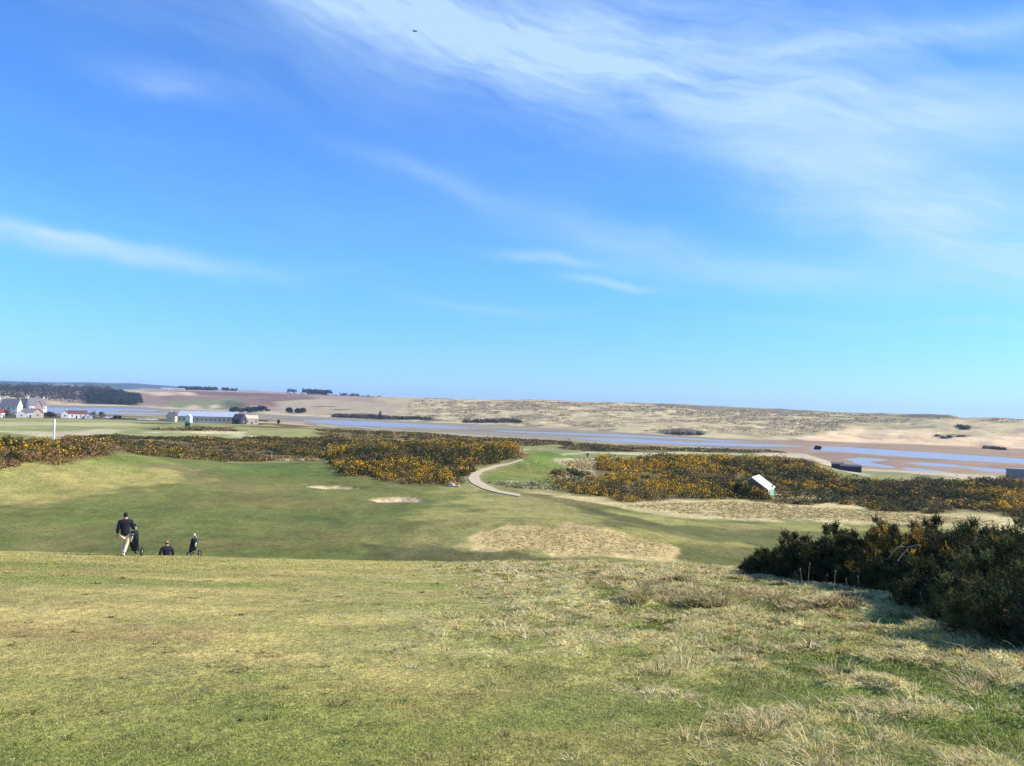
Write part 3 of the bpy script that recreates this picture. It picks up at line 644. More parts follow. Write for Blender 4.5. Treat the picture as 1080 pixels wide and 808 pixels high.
# rough tussocks on the right of the slope
def tussocks(x, y, size, nb, wfun, cols, fall=1.2):
    n = len(x); K = nb; z = H(x, y); s = size[:, None]
    bx = x[:, None]+rng.normal(size=(n, K))*s*.42; by = y[:, None]+rng.normal(size=(n, K))*s*.42
    dx = (bx-x[:, None])/s; dy = (by-y[:, None])/s
    wind = np.stack([rng.normal(-.2, .28, n), rng.normal(-.1, .28, n)], 1)
    h = s*rng.uniform(.45, 1.05, (n, K)); lx = (dx*fall*1.6+wind[:, :1]*.5+rng.normal(size=(n, K))*.5)*h; ly = (dy*fall*1.6+wind[:, 1:]*.5+rng.normal(size=(n, K))*.5)*h
    B = np.stack([bx, by, np.broadcast_to(z[:, None], bx.shape)-.02], -1).reshape(-1, 3)
    lx = lx.ravel(); ly = ly.ravel(); h = h.ravel(); r = np.hypot(B[:, 0], B[:, 1]); w = wfun(r)*rng.uniform(.7, 1.3, len(r)); a = rng.uniform(0, 6.283, len(r))
    side = np.stack([np.cos(a), np.sin(a), 0*a], 1)*w[:, None]*.5
    mid = B+np.stack([lx*.35, ly*.35, h*.62], 1); tip = B+np.stack([lx, ly, h*.8], 1)
    V = np.stack([B-side, B+side, mid+side*.8, tip, mid-side*.8], 1).reshape(-1, 3)
    base = cols[rng.integers(0, len(cols), n)]; C = np.repeat(base, K, 0)*rng.uniform(.65, 1.3, (n*K, 1))
    g = rng.random(n*K) < .18; C[g] = A(110, 132, 60)*rng.uniform(.7, 1.2, (g.sum(), 1))
    return V, tri5(n*K), np.repeat(C, 5, 0)
x, y = polar(44000, 4.8, 34, -9, 55, .45)
e = x+.12*(y-8)+1.3*fbm(x, y, 3, 3, 77); dens = ss(-1.2, 4.5, e)*(.35+.65*ss(7, 15, y))*ss(-.3, .4, .8*fbm(x, y, 1.9, 3, 401)+.3*ss(14, 26, y)+.9*fbm(x, y, .75, 3, 8))
k = rng.random(len(x)) < dens; x = x[k]; y = y[k]; n = len(x); print('tussocks', n)
size = rng.uniform(.035, .085, n)*(1+.7*(rng.random(n) < .06))*(1+.6*ss(16, 26, y))
TC = np.array([A(246, 226, 168), A(236, 212, 152), A(226, 206, 140), A(222, 190, 138), A(196, 190, 110), A(240, 222, 176)])
V, Fq, C = tussocks(x, y, size, 40, lambda r: np.clip(r*.0012, .005, .03), np.minimum(TC*1.18, .86), 1.7)
tag(npmesh('rough_grass', V, Fq, MGr, C), 'straw and green tussocks in the rough on the right of the near slope', 'grass', kind='stuff')
xw, yw = polar(420, 4.8, 30, -38, 38, .3); kw = rng.random(420) < .75; xw = xw[kw]; yw = yw[kw]; nw = len(xw)
V, Fq, C = tussocks(xw, yw, rng.uniform(.02, .05, nw), 40, lambda r: np.clip(r*.0016, .008, .04), np.array([A(92, 116, 44), A(70, 92, 36), A(150, 120, 76), A(110, 88, 60)]), 3.2)
tag(npmesh('turf_weeds', V, Fq, MGr, C), 'flat little weeds and brown scraps dotted over the near turf', 'weeds', kind='stuff')
# taller clumps along the crest and the bush edge
pts = [(u+random.uniform(-22, 22), v+random.uniform(-6, 7)) for u, v in [(745, 632)]*40+[(690, 628)]*16+[(800, 628)]*14+[(850, 640)]*12+[(880, 632)]*14+[(1000, 655)]*8+[(1040, 665)]*22+[(1060, 680)]*12+[(640, 615)]*10+[(960, 645)]*6+[(800, 770)]*4+[(705, 706)]*2+[(880, 712)]*2+[(1040, 722)]*3+[(710, 615)]*12+[(780, 690)]*3]
x, y = cast([p[0] for p in pts], [p[1] for p in pts]); k = y < 34; x = x[k]; y = y[k]
V, Fq, C = tussocks(x, y, rng.uniform(.12, .23, len(x)), 90, lambda r: np.clip(r*.0011, .006, .03), np.array([A(244, 222, 168), A(226, 202, 146), A(236, 206, 156), A(190, 176, 112)]), 1.1)
tag(npmesh('tall_dead_grass', V, Fq, MGr, C), 'taller clumps of pale dead grass along the crest and beside the dark gorse', 'grass', kind='stuff')
# rough over the tan mound and the pale band
def far_rough(pts, n, s0, s1, cols, label, K=7):
    P = world(pts); q = sample_poly(P, n); sd_ = sdist(q[:, 0], q[:, 1], P); rr_ = np.hypot(q[:, 0], q[:, 1]); q = q[rng.random(n) < np.clip(sd_/(rr_*.02), .04, 1)]; n = len(q)
    V, Fq, C = tussocks(q[:, 0], q[:, 1], rng.uniform(s0, s1, n), K, lambda r: r*.0011, np.minimum(cols*1.5, .78), 2.0)
    tag(npmesh('rough_grass', V, Fq, MGr, C), label, 'grass', kind='stuff')
SC = np.array([A(208, 186, 140), A(190, 164, 112), A(214, 196, 154), A(160, 142, 92)])
far_rough([(497, 573), (507, 561), (560, 556), (620, 556), (680, 566), (718, 577), (700, 588), (600, 587), (510, 581)], 3200, .04, .10, SC, 'short straw coloured rough covering the low tan mound')
far_rough([(640, 533), (700, 530), (760, 528), (900, 535), (1000, 544), (1060, 549), (1060, 556), (900, 550), (760, 546)], 4200, .1, .28, SC, 'pale dead grass band in front of the gorse at right')
far_rough([(585, 488), (622, 484), (630, 488), (630, 498), (612, 495)], 500, .4, .9, SC, 'tall pale grass on the right flank of the raised tee')
far_rough([(586, 506), (600, 503), (618, 507), (620, 511), (600, 511)], 260, .6, 1.3, np.array([A(250, 234, 186), A(240, 220, 168)]), 'bright straw coloured grass clump below the raised tee')
far_rough([(508, 509), (560, 508), (600, 512), (600, 517), (540, 516)], 700, .3, .7, np.array([A(236, 220, 170), A(148, 144, 88), A(110, 102, 62)]), 'tufted rough on the bank between the path and the tee')
far_rough([(468, 508), (482, 506), (490, 511), (484, 514), (470, 513)], 260, .4, 1., np.array([A(214, 196, 150), A(190, 168, 120)]), 'pale grass tufts beside the bend of the path')
far_rough([(-40, 490), (60, 492), (118, 483), (150, 486), (172, 498), (100, 515), (0, 530), (-40, 532)], 2200, .03, .09, np.array([A(190, 180, 118), A(150, 156, 84), A(200, 186, 130)]), 'thin pale grass over the mound at left', K=5)
far_rough([(345, 486), (358, 489), (350, 486), (336, 484), (290, 484.5), (296, 486.5)], 160, .5, 1.1, SC, 'pale grass fringe at the back of the putting green')
# ------------------------------------------------------------------ foreground gorse bushes (individual)
MC = plain('gorse_inner_shade', (.035, .028, .016), .95, .5, 6.)  # near-black, paints the shade deep inside each bush
def gorse_bush(u, r, hgt, wid, label, fl=.02, pale=.1, seed=0):
    x, y, z = at_r(u, r); hgt = max(.6, float(slope(u, hgt))*r+EYE-z-.16); t = empty('gorse_bush', (x, y, z-.05), 0, label, 'gorse bush', 'large dark gorse bushes beside the near slope')
    ns = int(300*(wid/1.3)**2); per = 26; sd = rng.normal(size=(ns, 3)); sd[:, 2] = np.abs(sd[:, 2])*.95-.15; sd /= np.linalg.norm(sd, axis=1, keepdims=True)
    lump = 1+.16*np.sin(sd[:, 0]*4+seed)*np.sin(sd[:, 1]*5+seed*2)+.12*np.sin(sd[:, 2]*9+sd[:, 0]*6+seed*3)
    ssz = lump*rng.uniform(.78, 1.06, ns)
    sc_ = np.stack([sd[:, 0]*wid*ssz, sd[:, 1]*wid*ssz, np.maximum(sd[:, 2], -.08)*hgt*ssz*.9+.12], 1)
    sax = sd*.75+np.array([0, 0, .45])+rng.normal(size=(ns, 3))*.15; sax /= np.linalg.norm(sax, axis=1, keepdims=True)
    n = ns*per; si = np.repeat(np.arange(ns), per); d = sd[si]
    ax = sax[si]+rng.normal(size=(n, 3))*.5; ax /= np.linalg.norm(ax, axis=1, keepdims=True)
    c = sc_[si]+rng.normal(size=(n, 3))*.045; L = rng.uniform(.08, .22, n)*rng.uniform(.7, 1.25, ns)[si]; K = 9; sc = np.clip(r/20, .7, 1.3)
    f = np.linspace(.05, 1, K)[None, :]*np.ones((n, 1))
    b = c[:, None]+ax[:, None]*(f*L[:, None])[..., None]
    nd = ax[:, None]*.7+rng.normal(size=(n, K, 3))*.55; nd /= np.linalg.norm(nd, axis=-1, keepdims=True)
    ln = (.055*(1.2-.5*f)*sc)[..., None]; wv = np.cross(nd, rng.normal(size=(n, K, 3))); wv /= np.linalg.norm(wv, axis=-1, keepdims=True); wv *= .011*sc
    V = np.stack([b-wv, b+wv, b+nd*ln], 2).reshape(-1, 3)
    tone = rng.uniform(.5, 1.35, ns)[si]*rng.uniform(.8, 1.2, n); col = np.where((rng.random(ns) < pale)[si][:, None], A(134, 132, 74), A(84, 84, 44))*tone[:, None]
    fn = (np.sin(d[:, 0]*5+seed*1.7)*np.sin(d[:, 2]*6+seed*.9)+.3*rng.normal(size=ns)[si]); k = (fn > .35) & (rng.random(ns)[si] < fl*12) & (rng.random(n) < .6) & (d[:, 2] > .1)
    col[k] = np.where(rng.random((k.sum(), 1)) < .6, A(240, 190, 60), A(196, 140, 64)); L[k] *= .45
    br = rng.random(n) < .07; col[br] = A(112, 90, 66)
    C = np.repeat(np.repeat(col, K, 0)*rng.uniform(.7, 1.25, (n*K, 1)), 3, 0)
    npmesh('foliage', V, np.arange(len(V)).reshape(-1, 3), MV, C, parent=t)
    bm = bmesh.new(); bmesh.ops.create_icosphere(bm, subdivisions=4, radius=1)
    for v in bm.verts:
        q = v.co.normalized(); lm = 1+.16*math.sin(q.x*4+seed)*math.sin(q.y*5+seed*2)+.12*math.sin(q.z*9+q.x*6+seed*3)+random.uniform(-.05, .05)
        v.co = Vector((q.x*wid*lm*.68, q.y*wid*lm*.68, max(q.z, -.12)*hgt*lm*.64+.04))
    part('branch_shade_core', bm, MC, t)  # solid core for inner branches, its dark colour painting shade between sprays
    return t
gb = [ # u, r, height, half width, label
 (811, 29.5, 592, .75, 'lowest gorse bush at the far left tip of the dark row', 0., .1),
 (832, 28.0, 576, 1.0, 'second gorse bush from the left tip of the dark row', 0., .15),
 (862, 26.5, 562, 1.25, 'dark gorse bush left of the row middle with upright shoots', 0., .1),
 (896, 25.0, 555, 1.35, 'tall dark gorse bush behind the shaded grass hollow', .0, .12),
 (932, 24.0, 553, 1.35, 'dark gorse bush with bare pale twigs near its top', .01, .12),
 (968, 22.0, 553, 1.3, 'gorse bush with an orange yellow patch of flowers', .07, .12),
 (1003, 21.0, 557, 1.3, 'gorse bush right of the flowering one, few blossoms', .03, .2),
 (1036, 19.5, 554, 1.3, 'tall gorse bush rising toward the right edge', .02, .2),
 (1072, 18.0, 550, 1.3, 'gorse bush at the right edge with scattered yellow flowers', .05, .2),
 (1110, 17.0, 547, 1.3, 'rearmost gorse bush running out of the right edge', .03, .2),
 (955, 20.6, 592, .8, 'small dull green gorse bush in front of the bare pale branch', .0, .45),
 (1000, 18.0, 588, .95, 'black looking gorse bush low in the right shade', .0, .08),
 (1036, 16.2, 590, .8, 'pale green gorse bush in front, near the right edge', .0, .6),
 (1078, 14.4, 592, .9, 'nearest dark gorse bush at the right edge', .0, .15),
 (1125, 13.4, 585, 1.0, 'nearest gorse bush partly outside the right edge', .0, .15)]
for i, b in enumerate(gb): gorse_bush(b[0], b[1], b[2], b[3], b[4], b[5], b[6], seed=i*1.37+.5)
MTW = plain('dead_gorse_wood', (.55, .45, .33), .9)
def twig(u, v, r, pts, label):
    d = rays(u, v); d = d/math.hypot(d[0], d[1])*r; bm = bmesh.new()
    n = len(pts[0]); 
    for ch in pts: tube(bm, ch, [.015-.009*k/(len(ch)-1) for k in range(len(ch))], 6)
    o = part('dead_branch', bm, MTW, None); o.location = (d[0], d[1], d[2]+EYE); tag(o, label, 'branch')
twig(957, 607, 18.9, [[(-.05, .3, -.5), (-.02, .1, -.2), (.05, 0, -.02), (.16, 0, .1), (.28, .02, .14), (.36, .0, .22)], [(.16, 0, .1), (.22, 0, .2), (.2, 0, .26)]], 'bare pale dead branch sticking out of the gorse low down')
twig(966, 574, 19.6, [[(-.1, .6, -.5), (-.05, .2, -.1), (.1, 0, .0), (.3, 0, .1), (.45, 0, .02)], [(.1, 0, 0), (.2, 0, .12), (.3, .0, .14)]], 'bare forked pale twig under the orange flowers')
twig(952, 577, 20.6, [[(-.1, .6, -.5), (-.15, .1, -.1), (-.05, 0, .02), (.1, 0, .0), (.2, 0, -.06)], [(-.05, 0, .02), (.0, 0, .1), (.08, .0, .1)]], 'bare curved pale twig left of the orange flowers')
# dry flower stalks by the bushes
ms = plain('dry_stalk', (.3, .24, .15), .9)
for i, (u, v, h) in enumerate([(846, 622, .5), (852, 618, .55), (893, 633, .45), (906, 628, .4), (976, 652, .45), (989, 655, .35), (945, 645, .3), (965, 640, .42), (1000, 655, .45), (1020, 662, .4), (835, 618, .4), (879, 627, .5), (870, 622, .35)]):
    x, y, z = g1(u, v); bm = bmesh.new(); l = random.uniform(-.12, .12)
    tube(bm, [(0, 0, 0), (l*.3, 0, h*.5), (l, .02, h)], [.006, .005, .004], 5)
    tube(bm, [(l, .02, h), (l*1.1, .02, h+.03), (l*1.15, .02, h+.06)], [.006, .016, .005], 6)
    o = part('dry_stalk', bm, ms, None); o.location = (x, y, z-.02); tag(o, 'thin dry flower stalk standing against the shaded gorse', 'stalk', 'dry stalks beside the dark gorse')
# ------------------------------------------------------------------ buildings
MW = plain('white_harling', A(240, 234, 224), .85, .06, .6); MCR = plain('cream_harling', A(232, 210, 178), .85, .08, .6); MPK = plain('pinkish_stone', A(214, 176, 160), .85, .12, .8)
MSL = plain('grey_slate', A(126, 118, 122), .7, .15, .9); MDS = plain('dark_slate', A(84, 78, 84), .7, .15, .9); MBR = plain('brown_tile', A(120, 84, 72), .8, .15, .9)
MLR = plain('pale_sheet_roof', A(196, 204, 212), .55, .08, .5); MBK = plain('dark_stone', A(66, 64, 70), .85, .2, .6); MWIN = plain('window_glass', (.05, .06, .08), .15, .1); MFR = plain('window_frame', (.75, .75, .73), .5, .05)
MRED = plain('red_paint', A(150, 60, 50), .7); MGN = plain('green_roof_felt', A(40, 112, 84), .7); MSH = plain('pale_shed_roof', A(240, 228, 204), .75, .1, 1.2); MGR = plain('mint_boards', A(150, 190, 160), .7)
MDB = plain('dark_teal_boards', A(52, 66, 72), .7, .15, 1.); MCC = plain('grey_concrete', A(150, 150, 150), .9, .12, .5)
def house(name, x, y, z, rz, L, D, hw, hr, wall, roof, label, cat, wins=3, floors=1, chim=2, door=True, gw=True, eave=.25, group=None):
    """gabled building, ridge along local x; front is local -y"""
    t = empty(name, (x, y, z-.3), rz, label, cat, group)
    bm = bmesh.new(); hw += .3
    v = [bm.verts.new(p) for p in [(-L/2, -D/2, 0), (L/2, -D/2, 0), (L/2, D/2, 0), (-L/2, D/2, 0), (-L/2, -D/2, hw), (L/2, -D/2, hw), (L/2, D/2, hw), (-L/2, D/2, hw), (-L/2, 0, hw+hr), (L/2, 0, hw+hr)]]
    for f in [(0, 1, 5, 4), (2, 3, 7, 6), (1, 2, 6, 9, 5), (3, 0, 4, 8, 7), (0, 3, 2, 1)]: bm.faces.new([v[k] for k in f])
    part('wall', bm, wall, t)
    bm = bmesh.new(); th = .18
    for s in (-1, 1):
        e = [(-L/2-eave, s*(D/2+eave), hw-eave*hr/(D/2)+.03), (L/2+eave, s*(D/2+eave), hw-eave*hr/(D/2)+.03), (L/2+eave, 0, hw+hr+.03), (-L/2-eave, 0, hw+hr+.03)]
        a = [bm.verts.new(p) for p in e]; b = [bm.verts.new((p[0], p[1], p[2]+th)) for p in e]
        bm.faces.new(a); bm.faces.new(b)
        for k in range(4): bm.faces.new((a[k], a[(k+1) % 4], b[(k+1) % 4], b[k]))
    rf = part('roof', bm, roof, t)
    for k in range(chim):
        cx = (-1 if k == 0 else 1)*(L/2-.5); bm = bmesh.new(); bbox(bm, cx-.45, cx+.45, -.35, .35, hw+hr-.8, hw+hr+1.0); bbox(bm, cx-.52, cx+.52, -.42, .42, hw+hr+1.0, hw+hr+1.15); tube(bm, [(cx, 0, hw+hr+1.15), (cx, 0, hw+hr+1.5)], .14); part('chimney', bm, wall, rf)
    def win(px, py, pz, w, h, ax):
        bm = bmesh.new()
        if ax == 'y': bbox(bm, px-w/2, px+w/2, py-.06, py+.06, pz, pz+h)
        else: bbox(bm, px-.06, px+.06, py-w/2, py+w/2, pz, pz+h)
        f = part('window', bm, MFR, t); bm = bmesh.new()
        for s in (-1, 1):
            if ax == 'y': bbox(bm, px+s*w*.24-w*.2, px+s*w*.24+w*.2, py-.08, py+.08, pz+h*.07, pz+h*.93)
            else: bbox(bm, px-.08, px+.08, py+s*w*.24-w*.2, py+s*w*.24+w*.2, pz+h*.07, pz+h*.93)
        part('pane', bm, MWIN, f)
    fh = (hw-.3)/floors
    for fl in range(floors):
        for k in range(wins):
            px = -L/2+(k+.5)*L/wins
            if door and fl == 0 and k == wins//2: continue
            win(px, -D/2, .3+fl*fh+fh*.32, min(1.3, L/wins*.5), fh*.42, 'y')
        if gw:
            for s in (-1, 1): win(s*L/2, 0, .3+fl*fh+fh*.32, 1.2, fh*.42, 'x')
    if door:
        px = -L/2+(wins//2+.5)*L/wins; bm = bmesh.new(); bbox(bm, px-.5, px+.5, -D/2-.05, -D/2+.05, .3, 2.4); part('door', bm, MBK, t)
    return t
def put(u0, u1, vtop, r, frac=.55):
    """centre, ground height, metres wide and tall for something seen from u0 to u1 at distance r"""
    x, y, z = at_r((u0+u1)/2, r); h = float(slope((u0+u1)/2, vtop))*r+EYE-z; return x, y, z, (u1-u0)*r/F*1.0, h
def hs(u0, u1, vtop, r, ang, D, wall, roof, label, cat='house', rfrac=.42, name='house', **kw):
    x, y, z, w, h = put(u0, u1, vtop, r); th = math.atan2(x, y); a = R(ang); L = max(3., (w-D*abs(math.sin(a)))/max(.3, math.cos(a)))
    ch = 0
    return house(name, x, y, z, a-th, L, D, h*(1-rfrac), h*rfrac, wall, roof, label, cat, **kw)
# ang: turn anticlockwise so that the right gable (+) or left gable (-) shows
hs(-8, 3, 420.8, 760, 50, 9, MW, MSL, 'white house cut by the left edge, gable toward the course', floors=2, wins=2)
hs(3.5, 20.5, 421, 750, -28, 8.5, MW, MSL, 'white house with a tall gable, second house from the left edge', floors=2, wins=3)
hs(20.5, 30, 420.4, 765, 0, 9, MBK, MDS, 'dark walled house squeezed between two white houses', floors=2, wins=2, chim=1)
hs(29, 46, 419.9, 755, 24, 9.5, MW, MSL, 'largest white house with long grey roof and pinkish end gable', floors=2, wins=4)
hs(38, 44, 422.6, 742, 88, 6, MPK, MSL, 'pinkish gabled house front beside the largest white house', floors=2, wins=2, chim=0)
hs(-3, 3.5, 431.5, 700, 30, 7, MW, MRED, 'low house with a red roof at the very left edge', wins=2, chim=0)
hs(19, 28, 432.6, 690, 80, 7, MW, MSL, 'small white gable in front of the dark walled house', wins=2, chim=0)
hs(27, 38, 431, 700, 0, 7, MW, MSL, 'low grey roofed bungalow in front of the large white house', wins=3, chim=0)
hs(36, 45, 431.3, 688, 85, 7, MCR, MDS, 'cream gabled bungalow right of the low grey roof', wins=2, chim=0)
hs(66, 72.5, 432.8, 690, 84, 5.5, MW, MBR, 'white gable end at the left of the brown roofed bungalow', wins=2, chim=0)
hs(72, 89.5, 433.1, 694, 4, 7.5, MW, MBR, 'long white bungalow with a brown roof by the bay', wins=5, chim=1)
hs(91, 97, 435.9, 690, 80, 5, MW, MBR, 'tiny white gabled hut right of the brown roofed bungalow', wins=2, chim=0)
hs(176.5, 188, 434.4, 680, 58, 8, MCR, MDS, 'cream gabled cottage left of the long barn', wins=2, chim=1)
bx0 = hs(192.5, 249, 434.2, 640, -17, 12, MCR, MLR, 'long barn with pale sheet roof and cream wall', 'barn', name='barn', wins=13, chim=0, door=False, gw=False)
x, y, z, w, h = put(197, 203, 437, 628); th = math.atan2(x, y); house('porch', x, y, z, R(70)-th, 5, 3.2, h*.65, h*.35, MW, MLR, 'small white lean-to gable against the left part of the long barn', 'outbuilding', wins=1, chim=0, gw=False)
hs(246, 260, 436.8, 615, -35, 8, MBK, MDS, 'black looking gabled house between the barn and the cream cottage', wins=3, chim=0, rfrac=.5)
hs(259, 272, 438.2, 620, 8, 7, MCR, MCR, 'cream cottage with two chimneys at the right end of the hamlet', wins=3, chim=2, rfrac=.35)
# farmhouses on the ridge
for u0, u1, vt, r, lb in [(170, 177, 411.4, 2550, 'white farmhouse on the ridge left of the shelter belt'), (177.5, 181, 410.2, 2560, 'taller white farm block on the ridge by the shelter belt'), (184, 193, 411.4, 2540, 'low white farm shed on the ridge below the shelter belt'), (304, 308, 416, 2360, 'leftmost white cottage below the skyline plantation'), (310, 313, 416.7, 2360, 'tiny white cottage between two others below the plantation'), (318, 322, 416.6, 2250, 'white cottage at the left foot of the square plantation'), (345, 348.5, 416.6, 2230, 'white cottage at the right foot of the square plantation'), (349.5, 357, 417.2, 2230, 'long low white farm building right of the square plantation')]:
    x, y, z, w, h = put(u0, u1, vt, r); h = max(h, 5.5); th = math.atan2(x, y)
    house('farmhouse', x, y, z, R(-12)-th, w, 7, h*.6, h*.4, MW, MLR, lb, 'farmhouse', wins=3, chim=0, gw=False, group='white farm buildings on the ridge')
# dark round trees in the hamlet
tree(52, 705, 12, 433, 'dark broad tree between the cream bungalow and the white gable', dark=A(70, 66, 56), K=500)
tree(7.5, 705, 8, 430.5, 'brownish bare tree in front of the second white house', dark=A(126, 110, 94), K=400)
tree(99, 700, 7, 431.8, 'bare grey brown tree right of the brown roofed bungalow', dark=A(120, 108, 100), K=300)
tree(107, 705, 8, 433.5, 'second bare grey brown tree by the bay, nearer the parked cars', dark=A(112, 100, 92), K=300)
tree(122, 690, 4, 437, 'low dark bush beside the parked cars at the bay', cat='bush', name='bush', K=200)
tree(126.5, 688, 4, 437.4, 'second low dark bush right of the first by the parked cars', cat='bush', name='bush', K=200)
tree(294.5, 640, 3, 441.6, 'tiny dark bush alone on the mud right of the cottages', cat='bush', name='bush', K=200)
# fence wall beside the barn
MST = plain('field_wall_stone', A(104, 92, 80), .95, .3, .8)
def wallrun(pts, h, w, label, cat='wall', name='stone_wall', mat=MST):
    P = world(pts); P = resample(P, 40); bm = bmesh.new(); z = H(P[:, 0], P[:, 1]); prev = None
    for k in range(len(P)):
        a = P[min(k+1, 39)]-P[max(k-1, 0)]; a = a/np.hypot(*a); nx, ny = -a[1]*w/2, a[0]*w/2; hh = h*random.uniform(.92, 1.08)
        ring = [bm.verts.new((P[k][0]+s*nx, P[k][1]+s*ny, z[k]+dz)) for s, dz in ((-1, -.3), (1, -.3), (1, hh), (-1, hh))]
        if prev:
            for q in range(4): bm.faces.new((prev[q], prev[(q+1) % 4], ring[(q+1) % 4], ring[q]))
        else: bm.faces.new(ring)
        prev = ring
    bm.faces.new(prev); o = part(name, bm, mat, None); tag(o, label, cat)
wallrun([(-40, 438.9), (50, 440), (120, 441.3), (192, 442.8)], 1.1, .6, 'long dark field wall crossing in front of the village')
wallrun([(237, 443), (250, 443.6)], 1.7, .5, 'short brown wall in front of the barn and dark house')
wallrun([(270, 444.2), (283, 444.8)], 1.0, 1.2, 'low brown wall right of the cream cottage')
# parked cars by the bay
MCW = plain('car_paint_white', (.75, .75, .76), .3, .05); MCD = plain('car_paint_dark', (.04, .05, .07), .3, .05); MTY = plain('tyre_rubber', (.02, .02, .02), .8); MRM = plain('wheel_metal', (.5, .5, .5), .35, .05, metal=.8)
def car_proto(mat, x, y, z, rz, label, group):
    t = empty('parked_car', (x, y, z), rz, label, 'car', group); bm = bmesh.new()
    prof = [(-2.1, .35), (2.1, .35), (2.12, .7), (1.9, .85), (1.0, .95), (.35, 1.42), (-1.3, 1.45), (-1.95, .95), (-2.12, .8)]
    a = [bm.verts.new((p[0], -.85, p[1])) for p in prof]; b = [bm.verts.new((p[0], .85, p[1])) for p in prof]
    bm.faces.new(a); bm.faces.new(b)
    for k in range(len(prof)): q = (k+1) % len(prof); bm.faces.new((a[k], a[q], b[q], b[k]))
    part('body', bm, mat, t)
    for s in (-1, 1):
        bm = bmesh.new(); w = [bm.verts.new((p[0], s*.87, p[1])) for p in [(-1.6, .98), (.8, .98), (.28, 1.36), (-1.2, 1.38)]]; w2 = [bm.verts.new((v.co.x, s*.84, v.co.z)) for v in w]
        bm.faces.new(w); bm.faces.new(w2)
        for k in range(4): bm.faces.new((w[k], w[(k+1) % 4], w2[(k+1) % 4], w2[k]))
        part('window', bm, MWIN, t)
        for px in (-1.3, 1.3):
            bm = bmesh.new(); tube(bm, [(px, s*.66, .32), (px, s*.9, .32)], .32, 14); wh = part('wheel', bm, MTY, t); bm = bmesh.new(); tube(bm, [(px, s*.8, .32), (px, s*.915, .32)], .18, 10); part('rim', bm, MRM, wh)
    return t
def copy_tree(o, parent=None):
    c = o.copy(); COL.objects.link(c); c.parent = parent
    for ch in list(o.children): copy_tree(ch, c)
    return c
W0 = D0 = None
for i, (u, r, dk) in enumerate([(112, 690, 0), (116.5, 695, 0), (118.5, 682, 1), (132, 680, 1), (148, 690, 0), (152.5, 688, 0), (157.5, 691, 0), (160.5, 684, 0), (165, 690, 0), (168, 684, 0)]):
    x, y, z = at_r(u, r); th = math.atan2(x, y); rz = -th+random.uniform(-.3, .3)
    grp = 'dark cars parked by the bay' if dk else 'white cars parked by the bay'; lb = 'small dark car parked on the shore beside the bay' if dk else 'small white car parked on the shore beside the bay'
    src = D0 if dk else W0
    if src is None:
        src = car_proto(MCD if dk else MCW, x, y, z, rz, lb, grp)
        if dk: D0 = src
        else: W0 = src
    else:
        c = copy_tree(src); c.location = (x, y, z); c.rotation_euler = (0, 0, rz)
# green roofed shelter
x, y, z = g1(197.5, 451.5); s = math.hypot(x, y)/F; th = math.atan2(x, y)
t = empty('shelter', (x, y, z), -th, 'small dark course shelter with a green roof and reddish base', 'shelter')
bm = bmesh.new(); bbox(bm, -3*s, 3*s, -2*s, 2*s, -.3, 1.6*s); part('base', bm, plain('red_brick', A(176, 110, 96), .9), t)
bm = bmesh.new(); bbox(bm, -2.2*s, 2.2*s, -1.6*s, 1.6*s, 1.6*s, 5*s); part('wall', bm, MBK, t)
bm = bmesh.new(); a = [bm.verts.new(p) for p in [(-3*s, -2.2*s, 4.6*s), (3*s, -2.2*s, 4.6*s), (3*s, 2.2*s, 4.6*s), (-3*s, 2.2*s, 4.6*s)]]; b = [bm.verts.new(p) for p in [(-1.*s, 0, 7.*s), (1.*s, 0, 7.*s)]]
for f in [(a[0], a[1], b[1], b[0]), (a[2], a[3], b[0], b[1]), (a[1], a[2], b[1]), (a[3], a[0], b[0]), (a[3], a[2], a[1], a[0])]: bm.faces.new(f)
part('roof', bm, MGN, t)
# white shed in the gorse: ridge runs away from us, the sunlit right slope shows
x, y, z, w_, h_ = put(790, 806, 503, 160)
house('shed', x, y, z, R(61), 7.0, 6.0, h_-2.1, 2.1, plain('weathered_boards', A(128, 112, 80), .85, .2, 2.), MSH, 'pale roofed shed standing in the yellow gorse', 'shed', wins=2, chim=0, gw=False, door=True, eave=.2)
_sh = [o for o in bpy.data.objects if o.name.startswith('shed')][0]
bm = bmesh.new(); bbox(bm, -3.2, 3.2, -3.08, -3.03, .1, h_-1.85); part('side_panel', bm, MGR, _sh)
_t = rng.uniform(-3.6, 3.4, 110); _b = rng.uniform(.7, 2.6, 110)
_q = np.c_[x-math.sin(R(29))*(3.6+_b)+math.cos(R(29))*_t, y-math.cos(R(29))*(3.6+_b)-math.sin(R(29))*_t]; _z = H(_q[:, 0], _q[:, 1])
_V, _F, _c = clumps(np.c_[_q, _z], rng.uniform(.6, .9, 110), np.interp(_t, [-3.4, 0, 3.2], [3.0, 2.9, 1.3])*rng.uniform(.85, 1.0, 110), 170, np.full(110, .2), gorse_col(.7, .3, 230))
tag(npmesh('gorse_thicket', _V, _F, MV, _c), 'taller gorse screening the near gable of the pale roofed shed', 'gorse', kind='stuff')
